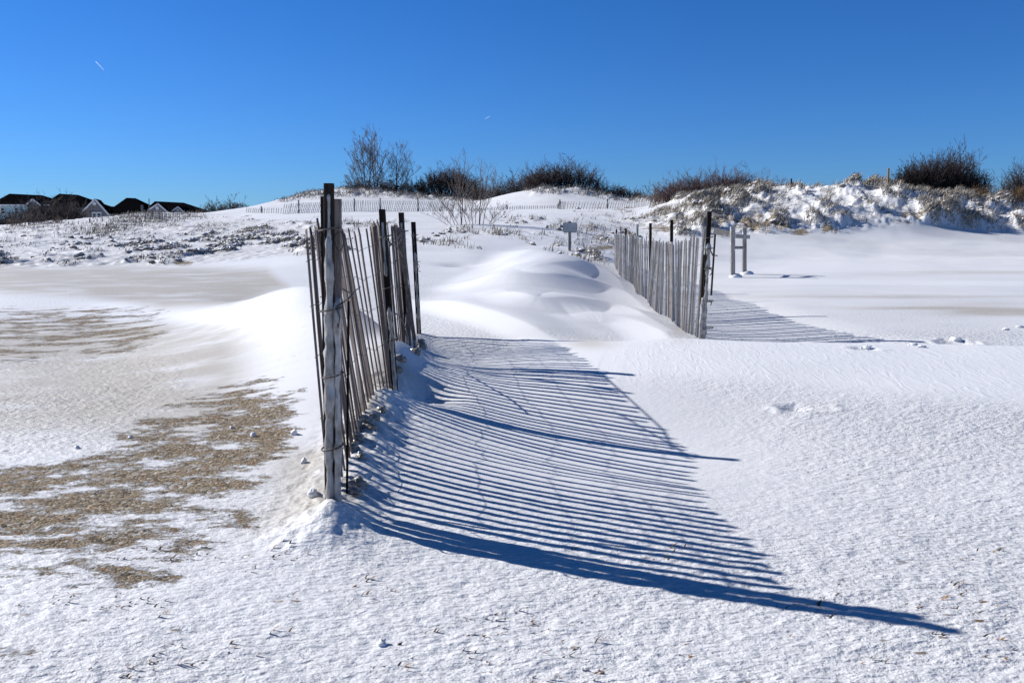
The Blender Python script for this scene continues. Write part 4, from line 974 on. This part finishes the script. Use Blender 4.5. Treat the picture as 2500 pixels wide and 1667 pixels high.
bush('dry_weeds', 'sparse dark stalks beside the broken post on the crest', 1900, 2060, 43, [(1890, 458), (1940, 448), (1990, 446), (2060, 448)], 'bark', 22, 24, minr=.007, r0=.009, fan=.98, lev=1, kids=(1, 2), cat='weeds', depth=.8)
bush('dry_weeds', 'dead weed clump with frost behind the tall front slats', 850, 900, 34, [(855, 548), (868, 536), (885, 540), (910, 545)], 'bark', 16, 25, minr=.007, r0=.01, fan=.7, lev=1, cat='weeds', depth=.4)
bush('dry_weeds', 'low dead shrub in the snow left of the ridge', 470, 560, 44, [(480, 548), (520, 540), (560, 545)], 'bark', 30, 26, minr=.007, r0=.01, fan=.9, lev=1, cat='weeds', depth=1)

# lattice mast behind the birches
ms = empty('radio_mast', P(919.5, 480, 110), 'thin lattice mast with small antennas behind the tallest birches', 'mast')
m = MB(); c = L_(ms, P(919.5, 480, 110))
for k in range(3):
    a = 2.1 * k; dx, dy = .22 * math.cos(a), .22 * math.sin(a); m.tube([(c.x + dx, c.y + dy, -3), (c.x + dx, c.y + dy, 7.8)], .03, 4)
for i in range(22):
    a0, a1 = 2.1 * (i % 3), 2.1 * ((i + 1) % 3); z0 = -3 + i * .49
    m.tube([(c.x + .22 * math.cos(a0), c.y + .22 * math.sin(a0), z0), (c.x + .22 * math.cos(a1), c.y + .22 * math.sin(a1), z0 + .49)], .02, 3)
m.build('lattice', M['mast'], ms)
m = MB(); m.tube([(c.x, c.y, 7.8), (c.x, c.y, 8.75)], .05, 5); m.build('pole', M['mast'], ms)
for dz in (8.0, 8.25): 
    m = MB(); m.box(c.x + .14, c.y - .05, dz, .20, .15, .14); m.build('antenna', M['mast'], ms)

# ------------------------------------------------------------------ houses
HY = 170.0
def hp(u, v, dy=0): return P(u, v, HY + dy)
def solid(name, mat, parent, rings, faces):
    m = MB(); m.add([tuple(Vector(p) - parent.location) for p in rings], faces); return m.build(name, M[mat], parent)
def hip(parent, el, er, rl, rr_, ve, vr, ov=9.0, vr2=None):
    """el/er eave u, rl/rr ridge u"""
    a, b = hp(el, ve), hp(er, ve); c_, d_ = hp(rl, vr, ov / 2), hp(rr_, vr2 or vr, ov / 2)
    a2, b2 = a + Vector((0, ov, 0)), b + Vector((0, ov, 0)); lo = Vector((0, 0, -.35))
    vs = [a, b, b2, a2, c_, d_, a + lo, b + lo, b2 + lo, a2 + lo]
    return solid('roof', 'roof', parent, vs, [(0, 1, 5, 4), (1, 2, 5), (2, 3, 4, 5), (3, 0, 4), (6, 7, 1, 0), (7, 8, 2, 1), (8, 9, 3, 2), (9, 6, 0, 3), (9, 8, 7, 6)])
def wall(parent, u0, u1, vt, vb_, mat, dy=.5, dep=8.0, nm='wall'):
    a, b = hp(u0, vt, dy), hp(u1, vb_, dy); m = MB(); z0 = -1.0
    cx, sx = (a.x + b.x) / 2, b.x - a.x; cz, sz = (a.z + z0) / 2, a.z - z0
    p = Vector((cx, HY + dy + dep / 2, cz)) - parent.location; m.box(p.x, p.y, p.z, sx, dep, sz); return m.build(nm, M[mat], parent)
def window(parent, u, v, wpx, hpx, Y, round_=False):
    c_ = P(u, v, Y) - parent.location; k = Y / F; m = MB()
    if round_:
        m.tube([(c_.x, c_.y - .1, c_.z), (c_.x, c_.y + .05, c_.z)], wpx * k / 2, 16, cap=True)
        m2 = m; vs = []; m = MB(); r_ = wpx * k / 2; n_ = 16
        for yy in (-.1, .08):
            for j in range(n_): t = 2 * math.pi * j / n_; vs.append((c_.x + r_ * math.cos(t), c_.y + yy, c_.z + r_ * math.sin(t)))
        m.add(vs, [tuple(range(n_))] + [(j, j + n_, (j + 1) % n_ + n_, (j + 1) % n_) for j in range(n_)]); return m.build('round_vent', M['trim'], parent)
    w_, h_ = wpx * k, hpx * k; t = .14
    for (dx, dz, a, b) in ((0, h_ / 2, w_ + t, t), (0, -h_ / 2, w_ + t, t), (-w_ / 2, 0, t, h_), (w_ / 2, 0, t, h_), (0, 0, w_, .07)): m.box(c_.x + dx, c_.y - .06, c_.z + dz, a, .13, b - (.001 if b == h_ else 0))
    f = m.build('window', M['trim'], parent); m = MB(); m.box(c_.x, c_.y - .02, c_.z, w_ - .02, .05, h_ - .02); m.build('pane', M['glass'], f); return f
def gable(parent, ul, ua, ur, ve, va, wallm, front=-3.0, back=4.0, ur_e=None, trim=.32, skew=0):
    """gable wing facing the camera: wall triangle, roof planes and white rake boards"""
    Yf = HY + front; l_, a_, r_ = P(ul, ve, Yf), P(ua, va, Yf), P(ur, ur_e or ve, Yf)
    off = Vector((skew, back - front, 0)); o = parent.location
    low = [Vector((l_.x + .35, Yf + .12, l_.z)), Vector((r_.x - .35, Yf + .12, r_.z))]
    zb = -1
    m = MB(); V5 = [low[0], low[1], Vector((r_.x - .35, Yf + .12, zb)), Vector((l_.x + .35, Yf + .12, zb)), a_ + Vector((0, .12, -.15))]
    vs = [tuple(v_ - o) for v_ in V5] + [tuple(v_ + off - o) for v_ in V5]
    m.add(vs, [(3, 2, 1, 4, 0), (8, 5, 9, 6, 7), (3, 0, 5, 8), (2, 7, 6, 1)]); m.build('gable_wall', M[wallm], parent)
    for (e, nm) in ((l_, 'l'), (r_, 'r')):
        m = MB(); vs = [e, a_, a_ + off, e + off]; n_ = Vector((0, 0, -.18)); vs = [v_ - o for v_ in vs] + [v_ + n_ - o for v_ in vs]
        m.add([tuple(v_) for v_ in vs], [(0, 1, 2, 3), (7, 6, 5, 4), (0, 4, 5, 1), (2, 6, 7, 3), (0, 3, 7, 4)]); m.build('roof', M['roof'], parent)
        m = MB(); up_ = Vector((0, 0, 1)); m.bar(e - o + Vector((0, -.08, -.12)), a_ - o + Vector((0, -.08, -.12)), .10, trim, up_); m.build('rake_board', M['trim'], parent)
H = empty('house', hp(60, 540), 'leftmost house, pale blue walls under a long dark hip roof', 'house')
hip(H, -22, 121, 23, 104, 497, 473, 9, 477); wall(H, -10, 110, 499, 540, 'blue_wall')
m = MB(); a, b = hp(-22, 498) - H.location, hp(121, 498) - H.location; m.bar(a + Vector((0, -.05, -.25)), b + Vector((0, -.05, -.25)), .12, .28); m.build('gutter', M['trim'], H)
gable(H, 63, 80, 99, 500, 485.5, 'shingle', -1.2, 4)
window(H, 7, 515, 9, 15, HY + .4); window(H, 41, 515, 9, 15, HY + .4)
for u in (7, 41):
    m = MB(); c_ = P(u, 505, HY + .1) - H.location; m.bar(c_ + Vector((-.75, 0, 0)), c_ + Vector((0, 0, .45)), .3, .12); m.bar(c_ + Vector((.75, 0, 0)), c_ + Vector((0, 0, .45)), .3, .12); m.build('window_hood', M['trim'], H)
H = empty('house', hp(170, 540), 'second house from the left with grey shingled gable wing and white trim', 'house')
hip(H, 98, 222, 144.5, 191, 503, 473, 9.5, 476); wall(H, 108, 215, 504, 540, 'shingle')
gable(H, 196, 232, 272, 521, 485, 'shingle', -4, 5, ur_e=530, skew=-3.4)
window(H, 231, 497.5, 8.5, 8.5, HY - 4, True); window(H, 231, 528, 9, 15, HY - 3.9); window(H, 242.5, 528, 9, 15, HY - 3.9)
m = MB(); c_ = P(236.5, 519, HY - 4) - H.location; m.box(c_.x, c_.y - .1, c_.z, 2.3, .2, .16); m.build('window_head', M['trim'], H)
H = empty('house', hp(300, 540), 'third house from the left, plain steep dark hip roof', 'house')
hip(H, 258, 362, 309, 331, 519, 483, 10, 484); wall(H, 268, 352, 521, 545, 'trim', .6)
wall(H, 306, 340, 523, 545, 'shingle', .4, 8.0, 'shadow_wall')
window(H, 285, 530, 8, 10, HY + .5)
H = empty('house', hp(420, 540), 'rightmost house with two small white-trimmed gables in its dark roof', 'house')
hip(H, 345, 489, 378, 448.5, 520, 491.5, 10, 495); wall(H, 352, 482, 521, 545, 'shingle')
gable(H, 362, 386, 413, 512, 496.5, 'shingle', -4, 5, ur_e=520, skew=-3.0, trim=.3); window(H, 384, 508, 8, 8, HY - 4, True)
gable(H, 420, 435, 457, 514, 504, 'shingle', -2, 4, ur_e=524, trim=.25); window(H, 434, 513, 4.5, 4.5, HY - 2, True)
m = MB(); c_ = P(347, 503, HY - 1) - H.location; m.box(c_.x, c_.y, c_.z - .4, .45, .5, 1.2); m.build('chimney', M['shingle'], H)
H = empty('house', hp(262, 540, 40), 'distant low dark roof between the second and third houses', 'house')
m = MB(); a, b = P(252, 512, 215) - H.location, P(282, 512, 215) - H.location
m.box((a.x + b.x) / 2, a.y, a.z + .4, b.x - a.x, 6, .8); m.build('roof', M['roof'], H); m = MB(); m.box((a.x + b.x) / 2, a.y, a.z - 3, b.x - a.x - .6, 5, 6); m.build('wall', M['shingle'], H)

# ------------------------------------------------------------------ contrails far above
for (a, b, w0, w1, lab) in (((233, 150), (254, 172), 2.2, .6, 'short white contrail high in the left sky'), ((1183, 292), (1197, 283), 1.0, .5, 'faint tiny contrail above the birches')):
    Yd = 6000; p0, p1 = P(*a, Yd), P(*b, Yd * 1.02); m = MB(); n_ = 10
    pts = [p0.lerp(p1, i / n_) - p0 for i in range(n_ + 1)]; rs = [(w0 + (w1 - w0) * i / n_) / 2 / F * Yd * (math.sin(min(1, (i + .3) / 2) * 1.57)) * (1 if i < n_ else .2) for i in range(n_ + 1)]
    m.tube(pts, rs, 8); o = m.build('contrail', M['trail'], None, True); o.location = p0; tag(o, lab, 'contrail')
